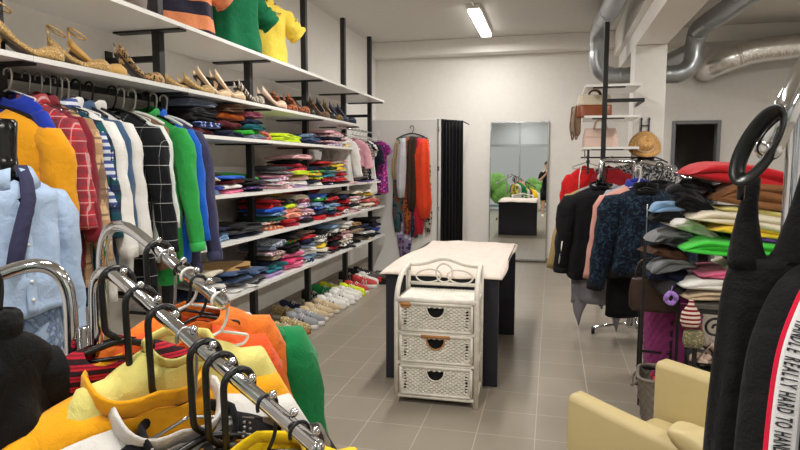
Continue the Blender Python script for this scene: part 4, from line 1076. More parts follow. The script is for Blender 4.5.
def handbag(loc, rot, w, h, d, m1, m2, hm, label, split=.55, strap=.14):
    t = thing('handbag', label, 'handbag', loc, rot, 'bags on the shelf by the pillar')
    def shell(z0, z1, m, nm, k=0):
        rr = []
        for i in range(9):
            z = z0+(z1-z0)*i/8; u = z/h
            hw = w/2*(1-.10*u**2+.03*math.sin(PI*u)); hd = d/2*(1-.55*u**1.6)+.002*k
            rr.append([(hw*math.copysign(abs(math.cos(a))**.55, math.cos(a)), hd*math.copysign(abs(math.sin(a))**.6, math.sin(a)), z) for a in (2*PI*j/32 for j in range(32))])
        return MB().rings(rr).build(nm, m, t)
    shell(0, h*split, m2, 'lower_body', 1); shell(h*split, h, m1, 'upper_body')
    for s in (-1, 1):
        hp = [(x, s*d*.16, z) for x, z in ((-w*.2, h*.72), (-w*.19, h*.98), (-w*.13, h+strap*.8), (0, h+strap), (w*.13, h+strap*.8), (w*.19, h*.98), (w*.2, h*.72))]
        MB().tube(fillet(hp, .05, 4), .009, 8).build('handle', hm, t)
        for q in (-1, 1): MB().tube([(q*w*.2+.014*math.cos(a), s*d*.25, h*.72+.014*math.sin(a)) for a in (2*PI*k/12 for k in range(12))], .003, 6, loop=True).build('ring', gold_m, t)
    MB().tube([(-w*.44, 0, h+.002), (w*.44, 0, h+.002)], .004, 6).build('zip', hm, t)
    return t
crm = mat('cream_leather', (226,214,192), .45, bmp=.15); brn = mat('cognac_leather', (150,80,44), .4, bmp=.15, bs=60); pkl = mat('blush_pink_leather', (226,196,182), .45, bmp=.15)
handbag((.43, 6.93, BZ[1]+.001), .15, .36, .235, .17, crm, brn, mat('dark_brown_leather', (110,60,36), .45), 'cream and cognac brown handbag on the middle board of the bag shelf', strap=.055)
handbag((.50, 6.93, BZ[2]+.001), .05, .36, .2, .16, pkl, pkl, pkl, 'pale pink handbag on the lower board of the bag shelf', strap=.1)
# backpack hanging behind, left
t = thing('backpack', 'taupe backpack hanging at the outer side of the bag shelf', 'backpack', (.25, 7.0, 1.82), .3)
tp = mat('taupe_canvas', (140,116,94), .8, bmp=.3)
rr = [[(.035*k*math.cos(a), .1*k*math.sin(a), z) for a in (2*PI*j/22 for j in range(22))] for z, k in ((0, .7), (.03, 1), (.15, 1.05), (.26, .95), (.32, .7), (.335, .3))]
MB().rings(rr).build('body', tp, t)
for s in (-1, 1): MB().tube(fillet([(.02, s*.05, .3), (-.03, s*.06, .33), (-.05, s*.06, .1), (-.02, s*.06, -.06), (.0, s*.06, .02)], .05), .009, 6).build('shoulder_strap', tp, t)
MB().box(-.043, -.032, -.06, .06, .04, .16).build('pocket', tp, t, bevel=.004)
t = thing('strap_bundle', 'black strap hanging from the pale pink bag board', 'strap', (.37, 6.7, 1.40), .2)
MB().box(-.012, .012, -.003, .003, 0, .26).build('webbing', black_m, t, smooth=False)
MB().box(-.018, .018, -.006, .006, .12, .15).build('buckle', plastic_k, t, smooth=False, bevel=.002)
# red things below
rail = thing('clothes_rail', 'thin black rail under the bag shelf holding red jackets', 'rail', (0, 6.82, 1.58))
MB().tube([(.30, 0, 0), (.86, 0, 0)], .008, 10).build('rod', black_m, rail)
for x in (.34, .82): MB().tube([(x, 0, 0), (x, 0, .085)], .005, 8).build('support', black_m, rail)
redm = fab((214,32,36)); dred = fab((132,20,30))
hanger((.36, 6.82, 1.58), .35, 'hanger of the red track jacket under the bag shelf', 'slim', steel, w=.32, group='hangers under the bag shelf', barr=.008, neck=.05)
g = garment('track_jacket', 'red track jacket with white piping under the bag shelf', 'jacket', (.36, 6.82, 1.58), .35, redm, w=.36, L=.56, th=.1, sleeves=.45, drop=.07, seed=31, slope=.55)
for s in (-1, 1): MB().tube([(s*.07, -.035, -.1), (s*.1, -.062, -.2), (s*.105, -.07, -.34)], .006, 6).build('piping', white_p, g)
hanger((.62, 6.82, 1.58), .5, 'hanger of the dark red jacket under the bag shelf', 'slim', steel, w=.32, group='hangers under the bag shelf', barr=.008, neck=.05)
garment('jacket', 'dark red jacket beside the red track jacket under the bag shelf', 'jacket', (.62, 6.82, 1.58), .5, dred, w=.34, L=.56, th=.1, sleeves=.4, drop=.07, seed=32, slope=.5)
# ladder hook, tweed jacket and straw hat on the pillar
t = thing('wall_hook', 'black ladder-shaped display hook on the front of the pillar', 'hook', (1.005, PY0-.004, 0))
for x in (-.04, .04):
    MB().box(x-.007, x+.007, -.012, 0, 1.66, 2.03).build('side_bar', black_m, t, smooth=False)
    MB().box(x-.007, x+.007, -.05, -.012, 2.0, 2.014).build('peg', black_m, t, smooth=False)
for z in (1.7, 1.82, 1.94): MB().box(-.033, .033, -.011, -.003, z-.006, z+.006).build('rung', black_m, t, smooth=False)
MB().tube(fillet([(0, -.006, 1.70), (0, -.10, 1.70), (0, -.2, 1.69), (0, -.2, 1.66), (0, -.2, 1.62)], .03), .007, 8).build('hook_arm', black_m, t)
tw = fab((176,176,176), 'tweed', ((96,96,98), (30,30,32)), .5)
hanger((1.0, PY0-.19, 1.67), .06, 'hanger of the tweed jacket on the pillar', 'plastic', w=.46, group='hangers on the pillar', barr=.008, neck=.06)
garment('tweed_jacket', 'grey flecked tweed jacket hanging on the pillar under the straw hat', 'jacket', (1.0, PY0-.19, 1.67), .06, tw, w=.52, L=.75, th=.16, sleeves=.55, collar='band', cm=fab((60,60,64)), drop=.10, neck=.08, seed=33, r0=.09, slope=.28)
t = thing('straw_hat', 'tan straw hat with a pale band above the tweed jacket', 'hat', (.975, PY0-.26, 1.70), (math.radians(58), 0, 0))
st = fab((206,160,100), 'tweed', ((180,130,74), (222,180,120)), .8)
hp = [[(r*math.cos(a), r*1.0*math.sin(a), z+(.035*math.cos(2*a) if r > .12 else 0)*(-1)) for a in (2*PI*k/32 for k in range(32))] for r, z in ((.165, .012), (.168, .016), (.13, .018), (.098, .022), (.09, .06), (.083, .1), (.06, .118), (.03, .11), (.002, .106))]
MB().rings(hp, cap=False).build('straw', st, t, solid=.004)
MB().rings([[(r*math.cos(a), r*math.sin(a), z) for a in (2*PI*k/32 for k in range(32))] for r, z in ((.1, .026), (.098, .045))], cap=False).build('hat_band', fab((232,214,190)), t, solid=.004)

# ------------------------------------------------------------------ chrome rack with the jackets
RX, RY = .78, 5.6
t = thing('clothes_rack', 'chrome two-arm rack on casters carrying black jackets and the starry bomber', 'clothes rack', (RX, RY, 0))
MB().tube(fillet([(-.08, .02, .06), (-.08, .02, 1.53), (-.36, -.02, 1.54), (-.38, -.06, 1.34)], .045, 6), .019, 12).build('arm', chrome, t)
MB().tube(fillet([(-.04, .02, .06), (-.04, -.02, 1.535), (.14, -.2, 1.485), (.30, -.62, 1.35)], .06, 6), .019, 12).build('arm', chrome, t)
MB().tube(fillet([(-.39, -.1, .06), (.04, .2, .06), (.12, .2, .25), (.12, .1, .6)], .06, 6), .0125, 12).build('base', chrome, t)
MB().tube(fillet([(-.02, -.35, .07), (-.02, -.05, .07), (-.02, .1, .3)], .06, 6), .0125, 12).build('base', chrome, t)
MB().tube([(-.08, .02, .06), (-.04, .02, .06)], .016, 12).build('hub', chrome, t)
for x, y in ((-.39, -.1), (-.02, -.35)):
    c = MB().tube([(x-.013, y, .03), (x+.013, y, .03)], .029, 16).build('caster', rubber, t)
    MB().tube([(x, y, .045), (x, y, .066)], .008, 8).build('swivel', chrome, c)
def stud_row(a, b, n):
    a = Vector(a); b = Vector(b)
    for i in range(n):
        p = a.lerp(b, (i+.5)/n)
        MB().ball((p.x, p.y, p.z+.02), .009, n=10, m=6).build('stop_stud', chrome, t)
stud_row((.12, -.2, 1.478), (.29, -.6, 1.357), 9)
gj = 'garments on the chrome rack by the pillar'
kj = fab((24,24,27)); kj2 = fab((32,30,34))
def rk(dx, dy, z, rot, label, m, hk='plastic', hgm=None, hw=.42, tl=(0,0), nm='garment', **kw):
    hanger((RX+dx, RY+dy, z), rot, 'hanger on the pillar-side rack holding the %s' % label.split(',')[0], hk, hgm, w=hw-.02, group='hangers on the rack by the pillar', barr=.019, neck=.115)
    kw['drop'] = .10
    return garment(nm, label, 'garment', (RX+dx, RY+dy, z), rot, m, group=gj, seed=int(abs(dx*97+dy*31)*10), **kw)
g = rk(-.375, -.045, 1.43, .12, 'black zipped jacket at the outer end of the rack arm', kj, nm='jacket', w=.5, L=.92, th=.15, sleeves=.66, r0=.09, r1=.06, ang=.06, collar='band', cm=kj, hem=True, hm=kj, slope=.36)
MB().tube([(-.31, -.06, -.6), (-.335, -.06, -.8)], .006, 6).build('cuff_zip', white_p, g)
rk(-.372, .04, 1.44, .1, 'tan jacket showing only its cuff behind the black zipped one', fab((176,152,104)), nm='jacket', w=.5, L=.8, th=.08, sleeves=.68, ang=.2)
g = rk(-.33, -.0, 1.46, .1, 'long grey and striped tunic with pointed hem showing below the black jacket', fab((150,148,158)), nm='tunic', w=.44, L=1.2, th=.07, sleeves=0, flare=.12)
for dx, L, mm2 in ((-.17, .26, fab((146,144,154))), (.03, .1, fab((214,214,218), 'stripez', ((70,74,96),), 2.2)), (.16, .30, fab((150,148,158)))):
    zb = -1.10
    MB().rings([[(dx+ww*math.cos(a), .03*math.sin(a), z+.02*math.cos(a)*k) for a in (2*PI*j/14 for j in range(14))] for k, (ww, z) in enumerate(((.09, zb+.14), (.085, zb+.02), (.06, zb-L*.55), (.012, zb-L)))]).build('hem_point', mm2, g)
rk(.08, -.26, 1.495, -.25, 'black blouse with the widest shoulders behind the bomber', kj2, nm='blouse', w=.56, L=.8, th=.1, sleeves=.4, drop=.1, ang=.5, r0=.09)
rk(-.09, -.30, 1.47, .05, 'grey shirt with a blue collar under the pink jacket', fab((170,170,176)), 'slim', white_p, nm='shirt', w=.4, L=.7, th=.07, sleeves=.5, collar='shirt', cm=fab((46,54,150)))
rk(-.10, -.355, 1.45, .03, 'salmon pink jacket showing round the starry bomber', fab((220,160,148)), 'slim', white_p, nm='jacket', w=.50, L=.74, th=.08, sleeves=.7, r0=.07, ang=.14)
rk(-.08, -.24, 1.47, .03, 'long black dress hanging lowest behind the bomber', kj, 'slim', steel, nm='dress', w=.44, L=1.26, th=.07, sleeves=0, flare=.05)
gal = fab((14,17,27), 'splash', ((17,23,36), (22,34,50), (46,68,88)), 3.4)
g = rk(-.05, -.47, 1.44, .0, 'dark blue starry print bomber jacket with front zip', gal, 'slim', plastic_k, hw=.36, nm='bomber_jacket', w=.5, L=.84, th=.17, sleeves=.74, r0=.1, r1=.06, ang=.13, collar='band', cm=kj, hem=True, hm=kj, drop=.13, neck=.09, ndip=.075, slope=.34, fold=.014)
MB().tube([(0, -.118-.024*v, -.245-.57*v) for v in (0, .2, .4, .6, .8, 1)], .004, 6).build('zip', steel, g)
MB().box(-.014, .014, .035, .038, -.205, -.18).build('label_patch', white_p, g, smooth=False)
MB().ball((.004, .034, -.195), .006, .002, .006).build('label_mark', mat('label_red', (200,30,40), .6), g)
p = Vector((.14, -.2, 1.475)).lerp(Vector((.30, -.62, 1.35)), .3)
rk(p.x, p.y, p.z, .4, 'black top hung on the sloping arm beside the heap of folded clothes', kj, 'slim', steel, hw=.34, nm='top', w=.38, L=.55, th=.07, sleeves=.2)
# ------------------------------------------------------------------ wrought iron table with the pile of folded clothes
t = thing('iron_table', 'dark wrought iron table with scroll supports under the big pile of clothes', 'table', (.79, 3.66, 0), -.12)
stone = mat('dark_stone_top', (92,88,84), .3, var=.2, bmp=.1)
MB().box(0, .9, 0, .52, .685, .715).build('table_top', stone, t, smooth=False, bevel=.006)
MB().box(.0, .9, .0, .52, .66, .684).build('apron', black_m, t, smooth=False)
for x, y in ((.03, .03), (.87, .03), (.03, .49), (.87, .49)):
    MB().box(x-.012, x+.012, y-.012, y+.012, 0, .66).build('leg', black_m, t, smooth=False)
for x0, sg in ((.10, 1), (.78, -1)):
    sp = []
    for k in range(34):
        a = k/33*PI*3.1; r = .012+.055*(k/33)
        sp.append((x0+sg*(.03-r*math.cos(a)), .03, .575+r*math.sin(a)))
    MB().tube(sp, .0075, 8).build('scroll', black_m, t)
    for s in (-1, 1): MB().tube([(x0+sg*.03, .03, .50), (x0+sg*.03+s*.1, .03, .36)], .004, 6).build('scroll_stay', steel, t)
MB().tube([(.03, .03, .36), (.87, .03, .36)], .006, 8).build('cross_bar', black_m, t)
MB().box(.02, .88, .02, .50, .30, .315).build('lower_shelf', black_m, t, smooth=False)
t = thing('metal_stand', 'thin black metal stand left of the clothes table', 'stand', (.565, 3.9, 0), -.1)
for x, y in ((0, 0), (.2, .0), (0, .36), (.2, .36)):
    MB().box(x-.009, x+.009, y-.009, y+.009, 0, 1.04 if x == 0 else .84).build('leg', black_m, t, smooth=False)
for y in (0, .36):
    for z in (.235, .80): MB().box(0, .2, y-.007, y+.007, z, z+.015).build('rung', black_m, t, smooth=False)
MB().box(.0, .2, .0, .36, .816, .826).build('tray', black_m, t, smooth=False)
gp = 'folded clothes heaped on the iron table'
def heap(x, y, z, w, d, h, c, label, rot=0., tl=0., lobes=None, mess=1.3, sag=.25):
    folded((x, y, z), rot, w, d, h, c, label, gp, lobes, sag, mess, tilt=(0, tl))
PAL['camel'] = (140,94,56); PAL['paleyellow'] = (228,218,140); PNAME['paleyellow'] = 'pale yellow'
hp_ = [((1.10, 3.90), .70, .44, .075, 'beige', '{c} folded trousers at the very bottom of the heap on the iron table', 0, .02, 2),
 ((1.08, 3.88), .70, .44, .075, 'white', '{c} folded jeans second from the bottom of the heap', 0, .03, 2),
 ((1.14, 3.88), .62, .42, .06, 'pink', '{c} folded jumper above the white jeans in the heap', .05, .06, 2),
 ((1.22, 3.9), .50, .42, .055, 'cream', '{c} folded top between pink and black layers of the heap', 0, .05, 2),
 ((1.24, 3.9), .48, .42, .05, 'black', '{c} folded trousers under the bright green jumper', 0, .06, 2),
 ((1.07, 3.85), .70, .46, .105, 'brightgreen', '{c} folded jumper with doubled sleeve, middle of the heap', 0, .09, 3),
 ((1.22, 3.9), .48, .42, .04, 'purple', '{c} folded top squeezed above the bright green jumper', 0, .1, 1),
 ((1.15, 3.87), .56, .43, .06, 'yellow', '{c} folded top with purple layer beneath', 0, .12, 2),
 ((1.08, 3.87), .64, .44, .08, 'cream', '{c} folded blouse above the yellow top in the heap', .03, .13, 2),
 ((1.16, 3.9), .52, .42, .045, 'paleyellow', '{c} thin folded top under the brown trousers', 0, .14, 1),
 ((1.17, 3.88), .60, .45, .135, 'camel', 'brown crumpled folded trousers below the red cloth', .04, .16, 3),
 ((1.10, 3.9), .74, .46, .12, 'red', '{c} folded cloth on top of the heap', .02, .2, 2)]
z = .718
for (p, w, d, h, c, lb, rot, tl, lo) in hp_:
    heap(p[0], p[1], z+w*.5*abs(tl)*.35, w, d, h*1.12, c, lb, rot, tl, lo, mess=1.9, sag=.3)
    z += h*.80
lc = [((.75, 3.94, .73), .24, .30, .09, 'charcoal', 0), ((.70, 3.96, .80), .24, .28, .085, 'navy', .1), ((.73, 3.95, .87), .26, .3, .085, 'grey', -.2), ((.67, 3.95, .94), .2, .26, .08, 'brown', .2), ((.76, 3.94, 1.0), .24, .3, .08, 'charcoal', .25),
 ((.69, 3.96, 1.05), .22, .28, .08, 'grey', -.15), ((.80, 3.92, 1.10), .28, .28, .085, 'white', .3), ((.71, 3.96, 1.15), .22, .26, .075, 'black', .1), ((.70, 3.97, 1.22), .22, .26, .07, 'lightblue', -.1), ((.82, 3.92, 1.22), .24, .28, .085, 'black', .3), ((.79, 3.94, 1.30), .24, .26, .08, 'charcoal', .25), ((.85, 3.92, 1.36), .2, .26, .06, 'black', .2)]
for i, (p, w, d, h, c, tl) in enumerate(lc):
    heap(p[0], p[1], p[2], w, d, h, c, '{c} crumpled garment, %s from the bottom of the slumped pile beside the heap' % ordn(i), R.uniform(-.4, .4), tl, R.choice((2, 3)), 2.6, .3)
# handbag and small things hanging in front
t = thing('scarf_bundle', 'red and white patterned knotted scarf hanging below the table edge', 'scarf', (.775, 3.60, .16), 0, None, .78)
MB().lathe([(.0, .545), (.05, .55), (.07, .6), (.062, .66), (.03, .71), (.018, .73), (.02, .75), (.0, .755)], 18, sx=1, sy=.6).build('bundle', fab((150,36,50), 'stripez', ((226,214,200), (90,20,40)), 1.6), t)
t = thing('hair_scrunchie', 'lilac ruffled scrunchie beside the red patterned scarf', 'scrunchie', (.68, 3.66, .74), 0, None, .8)
mb = MB()
for k in range(14):
    a = 2*PI*k/14; mb.ball((.033*math.cos(a), -.012*math.sin(3*a), .033*math.sin(a)*1.1), .019, .016, .017, n=9, m=6)
mb.build('ruffle', fab((166,128,206)), t)
MB().tube([(0, 0, .04), (.01, .02, .085)], .003, 6).build('loop', fab((166,128,206)), t)
t = thing('handbag', 'dark brown leather handbag hanging left of the clothes heap', 'handbag', (.66, 4.1, .56), -.1)
db = mat('dark_brown_bag', (62,42,36), .5, bmp=.2)
rr = [[(.15*k*math.copysign(abs(math.cos(a))**.6, math.cos(a)), .045*math.copysign(abs(math.sin(a))**.7, math.sin(a)), z) for a in (2*PI*j/26 for j in range(26))] for z, k in ((0, .86), (.02, 1), (.12, 1.02), (.2, .94), (.21, .9))]
MB().rings(rr).build('body', db, t)
MB().tube(fillet([(-.12, 0, .19), (-.1, 0, .34), (.1, 0, .34), (.12, 0, .19)], .08), .007, 8).build('handle', db, t)
t = thing('straw_pouch', 'small grey-green woven pouch under the table edge by the pink heels', 'pouch', (.80, 3.615, .475), .1)
MB().lathe([(0, 0), (.05, 0), (.062, .04), (.055, .09), (.05, .095), (.0, .094)], 18, sy=.5).build('body', fab((130,124,96), 'tweed', ((90,90,70), (170,160,120)), 1.), t)
MB().tube(fillet([(-.045, 0, .09), (-.03, 0, .14), (.03, 0, .14), (.045, 0, .09)], .03), .004, 6).build('strap', brn, t)
# shoes on the lower shelf of the iron table
for k, (x, y, r, z) in enumerate(((.95, 3.78, 2.6, .318), (1.02, 3.84, .5, .318), (1.15, 3.78, 2.5, .318))):
    pump((x, y, z), r, mat('pale_blush_leather', (232,204,184), .4), 'pale blush high heel on the lower table shelf, %s' % ('left one with a ruffled front', 'standing behind the scroll', 'right one nearest the black dress')[k], .1, group='heels under the iron table', sc=1.15)
t = thing('shoe_ruffle', 'pale ruffled flower trim resting by the blush heels', 'trim flower', (.885, 3.74, .345))
mb = MB()
for k in range(9): mb.ball((.03*math.cos(k*2.4)*(k/9), .02*math.sin(k*2.4), .02+.02*math.sin(k*1.7)), .022, .016, .018, n=9, m=6)
mb.build('petals', fab((236,208,190)), t)
# ------------------------------------------------------------------ baskets
pw = mat('purple_painted_wicker', (140,44,110), .6, var=.1)
def basket(loc, rot, w0, d0, w1, d1, h, m, label, rows, seg=64, cat='basket', rim=True):
    t = thing('wicker_basket', label, cat, loc, rot, 'wicker baskets near the iron table')
    rr = []
    n = rows*4
    for i in range(n+1):
        u = i/n; ring = []
        for k in range(seg):
            a = 2*PI*k/seg; c = math.cos(a); s = math.sin(a)
            w = (w0+(w1-w0)*u)/2; d = (d0+(d1-d0)*u)/2
            b = .005*math.sin(k*PI/2+PI*int(u*rows))*abs(math.sin(u*rows*PI))
            ring.append(((w+b)*math.copysign(abs(c)**.5, c), (d+b)*math.copysign(abs(s)**.5, s), h*u))
        rr.append(ring)
    MB().rings([rr[0], [(x*.97, y*.97, .004) for x, y, z in rr[0]]]).build('base_panel', m, t)
    MB().rings(rr, cap=False).build('woven_sides', m, t, solid=.006)
    if rim: MB().tube([(x, y, h) for x, y, z in rr[-1][::2]], .011, 8, loop=True).build('rim', m, t)
    return t
basket((.83, 4.40, .001), .1, .30, .3, .34, .34, .58, pw, 'tall purple painted wicker basket behind the metal stand', 16)
gw = mat('grey_wicker', (120,112,102), .7, var=.25, bmp=.2, bs=60)
t = basket((.66, 3.74, .001), -.15, .2, .24, .26, .32, .26, gw, 'grey wicker basket on the floor behind the armchair holding red cloth', 10)
MB().tube(fillet([(-.11, -.10, .25), (-.16, -.10, .2), (-.16, .10, .2), (-.11, .10, .25)], .04), .009, 8).build('handle', gw, t)
for k in range(7):
    m = fab(((170,26,60), (120,20,50), (206,40,80), (90,16,40), (190,50,60), (150,30,90), (60,20,30))[k])
    tag(MB().tube([(.66+R.uniform(-.07, .07), 3.74+R.uniform(-.09, .09), .19+.012*k+R.uniform(0, .02)) for _ in range(5)], .022, 8).build('cloth_strip', m, None, sub=1), 'red or purple cloth strip, %s from the bottom in the grey wicker basket' % ordn(k), 'cloth', 'red cloth strips in the grey basket')
# ------------------------------------------------------------------ cream armchair
t = thing('armchair', 'cream leather armchair with flat sloping arms, near the black dress', 'armchair', (.576, 2.241, 0), math.radians(-39.4))
lm = mat('cream_leather_upholstery', (198,180,130), .5, var=.05, bmp=.12, bs=25)
# local: +x is towards the back of the chair, arms along x; near arm at y=-, far arm at y=+
def slab(x0, x1, y0, y1, hfun, nm, n=14, parent=None):
    rr = []
    for i in range(n+1):
        x = x0+(x1-x0)*i/n; h = hfun(i/n); r = .022
        rr.append([(x, y0, .03), (x, y0, h-r), (x, y0+r*.3, h-r*.3), (x, y0+r, h), (x, y1-r, h), (x, y1-r*.3, h-r*.3), (x, y1, h-r), (x, y1, .03)])
    return MB().rings(rr).build(nm, lm, parent or t, bevel=.012, seg=3)
a = slab(-.37, .30, -.34, -.25, lambda u: .665-.045*math.sin(u*PI*.5), 'arm')
MB().tube([(-.37+.66*i/14, -.248, .648-.045*math.sin(i/14*PI*.5)) for i in range(15)], .003, 6).build('seam', mat('seam_thread', (176,156,100), .7), a)
slab(-.37, .30, .24, .34, lambda u: .672-.03*u, 'arm')
b = MB().box(.30, .42, -.34, .34, .03, .86).build('backrest', lm, t, bevel=.03, seg=4)
MB().box(-.33, .295, -.245, .235, .03, .30).build('seat_base', lm, t, bevel=.01)
MB().box(-.36, .29, -.24, .23, .302, .45).build('seat_cushion', lm, t, bevel=.04, seg=4)
pc = MB()
for_p = []
rr = []
for i in range(13):
    u = i/12; k = math.sin(PI*(.06+.88*u))**.45
    rr.append([(.0+.25*u, -.29+.075*k*math.copysign(abs(math.cos(q))**.7, math.cos(q)), (.655-.02*u)+.040*k*math.copysign(abs(math.sin(q))**.8, math.sin(q))+.006*math.sin(u*9+q*2)) for q in (2*PI*j/20 for j in range(20))])
tag(pc.rings(rr).build('arm_pad', lm, t, sub=1), 'puffy cream pad on the rear of the near arm')
for x in (-.32, .37):
    for y in (-.3, .3): MB().lathe([(.02, 0), (.024, .03), (0, .03)], 12, c=(x, y, 0)).build('foot', plastic_k, t)
# ------------------------------------------------------------------ rack at the right edge, black dress, striped trousers
t = thing('clothes_rack', 'chrome rack arch at the right edge with a black dress on it', 'clothes rack', (.42, 1.16, 0))
o1 = Vector((.42, 1.16, 0))
pts = [(.64,1.36,1.66), (.56,1.27,1.75), (.46,1.175,1.724), (.394,1.131,1.651), (.336,1.083,1.526)]
MB().tube([Vector(p)-o1 for p in fillet(pts, .05, 5)], .02, 18).build('arm', chrome, t)
MB().ball(Vector((.336,1.083,1.526))-o1, 0.0203).build('end_cap', chrome, t)
pts = [(.66,1.42,1.70), (.52,1.37,1.70), (.456,1.33,1.63), (.45,1.31,1.43), (.45,1.31,.04)]
MB().tube([Vector(p)-o1 for p in fillet(pts, .05, 5)], .0145, 18).build('post', chrome, t)
MB().box(-.2, .3, -.02, .06, .02, .045).box(-.02, .02, -.3, .3, .02, .045).build('base', chrome, t, smooth=False, bevel=.005)
for x, y in ((-.19, .02), (.29, .02), (0, -.29), (0, .29)): MB().tube([(x-.01, y, .02), (x+.01, y, .02)], .02, 12).build('caster', rubber, t)
dh = math.radians(-18)
t = thing('coat_hanger', 'black plastic hanger looped over the chrome arch at the right edge', 'hanger', (.318, 1.067, 1.53), -.2)
rg = [(.017*math.cos(a)+.024*math.sin(a), -.012*math.cos(a), .054*math.sin(a)-.006*math.cos(a)) for a in (2*PI*k/28 for k in range(28))]
MB().tube(rg, .0045, 10, loop=True, ry=.013).build('hook', mat('glossy_black_plastic', (14,14,15), .3), t)
MB().tube([(-.022, .0, -.05), (-.022, .012, -.085)], .006, 8).build('shoulder_bar', plastic_k, t)
# black dress: hollow bodice with two straps
kd = fab((22,22,24), bmp=.5)
t = thing('black_dress', 'long black strap dress hanging on the chrome arch at the right', 'dress', (.362, 1.15, 1.336), -.305)
px_ = .00172
def tank_rings(rows, dep, nm, cap):
    rr = []
    for v, L, R_ in rows:
        z = -(v-255)*px_-.0; c = (L+R_)/2*px_; hw = (R_-L)/2*px_; ring = []
        for k in range(44):
            a = 2*PI*k/44; q = math.cos(a); w = math.sin(a)
            hd = dep(v)
            f = max(0, min(1, (v-255)/120))
            ring.append((c+(hw+.004*f*math.sin(5*a+v*.012))*math.copysign(abs(q)**.6, q), (hd+.007*f*math.sin(7*a+v*.01))*math.copysign(abs(w)**.7, w)*(1-.12*abs(q)), z))
        rr.append(ring)
    return MB().rings(rr, cap=cap).build(nm, kd, t)
dp = lambda v: .010+.035*max(0, min(1, (v-180)/110)) if v < 300 else .048+.00006*(v-300)
tank_rings([(252, -30, 51), (262, -32, 53), (280, -36, 57), (300, -38, 60), (330, -39, 62), (370, -41, 65), (410, -43, 68), (450, -45, 70), (520, -48, 74), (620, -52, 80), (760, -58, 88), (900, -62, 92)], dp, 'bodice', True)
tank_rings([(262, -33, 6), (252, -34, 1), (244, -33, -2), (230, -31, -5), (212, -28, -8), (197, -25, -9), (182, -23, -8), (172, -22, -8)], dp, 'strap', True)
tank_rings([(256, -4, 51), (251, 2, 50), (244, 6, 48), (230, 10, 45), (212, 15, 42), (195, 19, 40), (175, 23, 38), (152, 27, 36)], dp, 'strap', True)
# black trousers with lettered side stripe
def at_leg(P, i): return Vector(P[i])
LP = [(x+.020, y+.035, z) for x, y, z in [(.425,1.055,1.315), (.405,1.045,1.30), (.380,1.029,1.275), (.356,1.01,1.225), (.343,.996,1.18), (.331,.975,1.11), (.323,.956,1.04), (.316,.931,.98), (.312,.92,.82), (.312,.92,.55), (.312,.92,.3)]]
def spl(P, n=8):
    Q = []
    P = [Vector(p) for p in P]
    for i in range(len(P)-1):
        p0 = P[max(0, i-1)]; p1 = P[i]; p2 = P[i+1]; p3 = P[min(len(P)-1, i+2)]
        for k in range(n):
            u = k/n
            Q.append(.5*((2*p1)+(p2-p0)*u+(2*p0-5*p1+4*p2-p3)*u*u+(3*p1-p0-3*p2+p3)*u**3))
    Q.append(P[-1]); return Q
LQ = spl(LP)
t = thing('sports_trousers', 'black sports trousers with a red and white lettered side stripe, right edge', 'trousers', (0, 0, 0))
RW, RD = .058, .03
MB().tube(LQ, [RW]*len(LQ), 28, ry=[RD]*len(LQ), up=(1,-.3,0)).build('leg', kd, t)
right = Vector((.95, -.3, 0)).normalized()
def leg_pt(s, x, off):
    """s: arc parameter (index float), x: across (-1..1)"""
    i = min(len(LQ)-2, int(s)); f = s-i
    p = LQ[i].lerp(LQ[i+1], f); T = (LQ[i+1]-LQ[i]).normalized()
    r = (right-T*right.dot(T)).normalized(); n = r.cross(T)
    if n.y > 0: n = -n
    a = x
    return p + r*(RW+off)*math.sin(a) + n*(RD+off)*math.cos(a), r, T, n
smax = 60
def strip(a0, a1, off, nm, m, par):
    return MB().grid(lambda u, v: tuple(leg_pt(1+v*smax, a0+(a1-a0)*u, off)[0]), 6, 90).build(nm, m, par, solid=.0015)
strip(-.30, -.19, .004, 'red_edge', fab((226,30,66), bmp=.1), t)
bd = strip(-.19, .36, .004, 'white_stripe', fab((232,232,234), bmp=.1), t)
strip(.36, .42, .004, 'grey_edge', fab((150,150,156), bmp=.1), t)
# lettering down the stripe
def glyph(ch):
    c = bpy.data.curves.new('g', 'FONT'); c.body = ch; c.size = 1; c.extrude = .01; c.offset = .018; c.align_x = 'CENTER'
    o = bpy.data.objects.new('g', c); COL.objects.link(o)
    dg = bpy.context.evaluated_depsgraph_get(); me = bpy.data.meshes.new_from_object(o.evaluated_get(dg))
    v = [tuple(q.co) for q in me.vertices]; f = [tuple(p.vertices) for p in me.polygons]
    bpy.data.objects.remove(o); bpy.data.meshes.remove(me); bpy.data.curves.remove(c)
    return v, f
GC = {}
lt = MB()
cum = [0]
for a, b2 in zip(LQ, LQ[1:]): cum.append(cum[-1]+(b2-a).length)
def s_at(d):
    for i in range(len(cum)-1):
        if cum[i+1] >= d: return i+(d-cum[i])/(cum[i+1]-cum[i])
    return len(cum)-1.001
d = .1; i = 0
txt = 'HANDLE REALLY HARD TO HANDLE REALLY HARD TO HANDLE REALLY HARD TO HANDLE '
while d < cum[-1]*.6 and i < len(txt):
    ch = txt[i]; i += 1
    if ch == ' ': d += .0046; continue
    if ch not in GC: GC[ch] = glyph(ch)
    v, f = GC[ch]
    adv = .0080
    p, r, T, n = leg_pt(s_at(d+adv/2), .085, .0052)
    b0 = len(lt.v)
    for x, y, z in v:
        q = p + T*(x*.0104) + r*((y-.36)*.030) + n*(z*.05+.0006)
        lt.v.append(tuple(q))
    lt.f += [tuple(b0+k for k in ff) for ff in f]
    d += adv
lt.build('lettering', mat('print_black', (30,30,38), .7), bd, smooth=False)
for k in [o for o in COL.objects if o.name.startswith('g') and o.type == 'FONT']: bpy.data.objects.remove(k)
WP = [(.455,1.05,1.27), (.445,1.045,1.20), (.428,1.035,1.12), (.414,1.02,1.03), (.41,1.01,.9), (.41,1.01,.4)]
